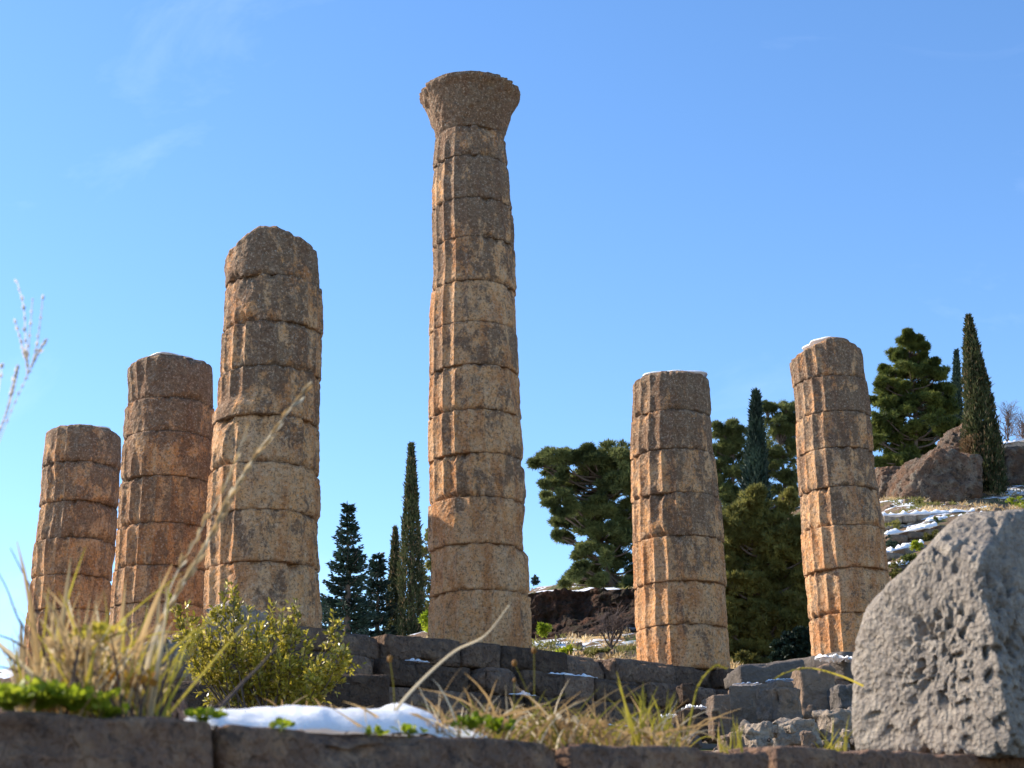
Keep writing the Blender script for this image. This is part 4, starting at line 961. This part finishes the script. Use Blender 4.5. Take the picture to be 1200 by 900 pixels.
def seedhead(label, x, y, xb, yb, r, seed):
    a = Lp(xb, yb, .1); b = Lp(x, y, .1); root = thing('seed_stalk', label, 'grass stalk', tuple(a), 'stalks with round orange seed heads')
    mb = MB(); mb.tube(bez([a, (a+b)/2 + [.004, 0, 0], b], 12), np.linspace(.0013, .0009, 12), 5); mb.build('stem', M['straw_y'], root)
    mb = MB(); t = np.linspace(-1, 1, 9); mb.tube(np.array([b + [0, 0, .0] + np.array([.3 * r * q, 0, r * 1.3 * q]) for q in t]), np.sqrt(np.maximum(1 - t**2, .01)) * r, 8); mb.build('seed_head', M['flower'], root)
seedhead('orange seed head, higher of the pair left of the centre tuft', 626, 762, 622, 866, .0065, 1)
seedhead('orange seed head, lower and rounder of the pair', 603, 777, 640, 868, .0065, 2)
seedhead('brown double seed head above the right end of the snow', 457, 772, 462, 850, .006, 3)
seedhead('small pink-brown seed head in the middle of the dry grass', 603, 797, 596, 866, .0045, 4)

blades('dry_grass', 'thick pale broken stalks standing in the lower left tangle', 28, 175, (838, 840), 215, 46, 'straw', 31, lean=.34, w=.0052, curl=.25, off=(.04, .3))
blades('dry_grass', 'thick pale stalks lying criss-cross over the middle of the ledge', 430, 830, (850, 882), 105, 60, 'straw', 32, lean=.8, w=.0038, curl=.8, off=(.04, .3))
blades('dry_grass', 'thin tall yellow stems in the lower left tangle', 30, 200, (838, 840), 240, 40, 'straw_y', 33, lean=.3, w=.0022, curl=.3, off=(.04, .3))
WG = 'withered curled leaves on the front ledge'
for i, (x, y, r, n, m_, lab) in enumerate([(150, 800, 40, 26, 'flower', 'withered brown leaves at the right foot of the lower left tangle'),
        (95, 770, 46, 26, 'straw', 'withered pale leaves halfway up the lower left tangle'), (120, 745, 40, 18, 'straw_y', 'withered yellow leaves near the top of the lower left tangle'),
        (655, 850, 40, 20, 'straw', 'withered curled leaves right of the green weeds on the ledge'), (700, 856, 44, 16, 'straw', 'withered tan leaves in the middle of the dry grass'),
        (760, 862, 36, 14, 'straw', 'withered leaves at the foot of the tall yellow-green tuft')]):
    weed(lab, x, y, r, n, 60 + i, .10, .02, m_, 'withered_leaves', WG, 'dry leaves')

# dark earth bank under the spreading pine
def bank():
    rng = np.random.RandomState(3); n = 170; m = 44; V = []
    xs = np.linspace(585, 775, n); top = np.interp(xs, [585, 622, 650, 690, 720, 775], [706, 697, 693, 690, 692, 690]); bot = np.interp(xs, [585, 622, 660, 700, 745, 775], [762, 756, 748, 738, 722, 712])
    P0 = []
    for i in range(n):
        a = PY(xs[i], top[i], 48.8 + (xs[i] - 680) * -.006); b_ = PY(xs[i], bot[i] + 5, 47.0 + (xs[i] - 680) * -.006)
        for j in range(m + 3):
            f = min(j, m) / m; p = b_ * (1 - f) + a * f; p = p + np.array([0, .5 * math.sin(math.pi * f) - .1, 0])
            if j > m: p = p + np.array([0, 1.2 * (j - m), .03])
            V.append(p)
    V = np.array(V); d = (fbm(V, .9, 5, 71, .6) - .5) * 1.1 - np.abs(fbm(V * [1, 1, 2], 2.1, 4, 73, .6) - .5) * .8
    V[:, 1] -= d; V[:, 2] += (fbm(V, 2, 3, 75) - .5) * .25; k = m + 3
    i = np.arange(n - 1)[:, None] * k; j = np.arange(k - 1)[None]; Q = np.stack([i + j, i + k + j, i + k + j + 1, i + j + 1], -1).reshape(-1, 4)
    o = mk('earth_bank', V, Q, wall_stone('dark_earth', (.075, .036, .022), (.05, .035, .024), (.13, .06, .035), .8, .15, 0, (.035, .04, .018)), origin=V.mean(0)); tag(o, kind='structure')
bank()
# low herbs, dry tussocks and stones scattered on the slope behind
def scatter():
    rng = np.random.RandomState(12); P_ = []
    for (x0, x1, Y0, Y1, n) in ((590, 790, 41, 47, 260), (590, 790, 54, 64, 260), (840, 960, 38, 58, 700), (1015, 1230, 46, 66, 900), (1120, 1260, 68, 88, 700), (380, 520, 45, 60, 200)):
        for k in range(n):
            p = PY(rng.uniform(x0, x1), 700, rng.uniform(Y0, Y1)); P_.append((p[0], p[1]))
    P_ = np.array(P_); z = terr(P_[:, 0], P_[:, 1]); dens = vnoise(np.stack([P_[:, 0], P_[:, 1], z * 0], 1) * .5, 4); keep = rng.rand(len(z)) < np.clip((dens - .3) * 2.4, 0, 1)
    P_ = P_[keep]; z = z[keep]; C0 = np.stack([P_[:, 0], P_[:, 1], z - .02], 1); g = vnoise(C0 * .35, 9) > .5
    for sel, nm, mt, lab in ((g, 'ground_herbs', 'juniper', 'low green herbs scattered over the slope behind the columns'), (~g, 'dry_tussocks', 'straw', 'dry tussocks scattered over the slope behind the columns')):
        c = np.repeat(C0[sel], 22, 0); n = len(c); d = unit(rng.randn(n, 3) * [.7, .7, .25] + [0, 0, .6]) * rng.uniform(.08, .26, (n, 1)); mb = MB()
        mb.leaves(c + rng.randn(n, 3) * [.09, .09, .01], d, .018, rng); o = mb.build(nm, M[mt]); tag(o, lab, 'plants', kind='stuff')
    mb = MB()
    for k in range(120):
        p = C0[rng.randint(len(C0))] + [rng.uniform(-2, 2), rng.uniform(-2, 2), 0]; q = rng.uniform(.08, .3); V, Q = rbox((q * 1.6, q, q * .7), q * .12, q / 4, q * .25, k, 5)
        V = rotz(V, rng.rand() * 6); mb.add(V + [p[0], p[1], tz(p[0], p[1]) + q * .1], Q)
    o = mb.build('scattered_stones', M['block']); tag(o, 'small pale stones scattered over the slope behind the columns', 'stones', kind='stuff')
scatter()

rgl = np.random.RandomState(77)
for k in range(16):
    x = rgl.uniform(775, 1000); y = rgl.uniform(846, 880); w_ = rgl.uniform(8, 20)
    pblock('loose_stone', 'small loose stone in the rubble left of the boulder', 'stone', x, y, x + w_, y + w_ * rgl.uniform(.6, 1.1), rgl.uniform(17.5, 20), M[['pale', 'block', 'slab'][k % 3]], w_ * .01, rgl.uniform(-.6, .6), 0, 80 + k, .03, .05, 'loose stones in the rubble')

GB = 'low evergreen bushes on the slope'
for i, (x, y, rx, ry, Y, m_, lab) in enumerate([(1072, 640, 9, 4, 48.5, 'weed', 'bright green patch between the two lower terrace walls'), (1090, 628, 10, 4, 52, 'juniper', 'olive bush on the middle terrace nearer the boulder'),
        (1100, 612, 9, 4, 55, 'pine_b', 'green bush just below the rock on the upper terrace'), (1128, 604, 9, 5, 58, 'juniper', 'olive bush touching the foot of the big cypress on its left'),
        (760, 700, 12, 9, 52, 'juniper', 'olive bush on top of the dark bank beside the flat-topped column'), (664, 762, 12, 4, 43, 'weed', 'low green plant below the dark bank'), (700, 764, 14, 4, 42.5, 'juniper', 'olive plant around the foot of the bare shrub')]):
    bush(lab, x, y, rx, ry, Y, 40 + i, m_, GB)
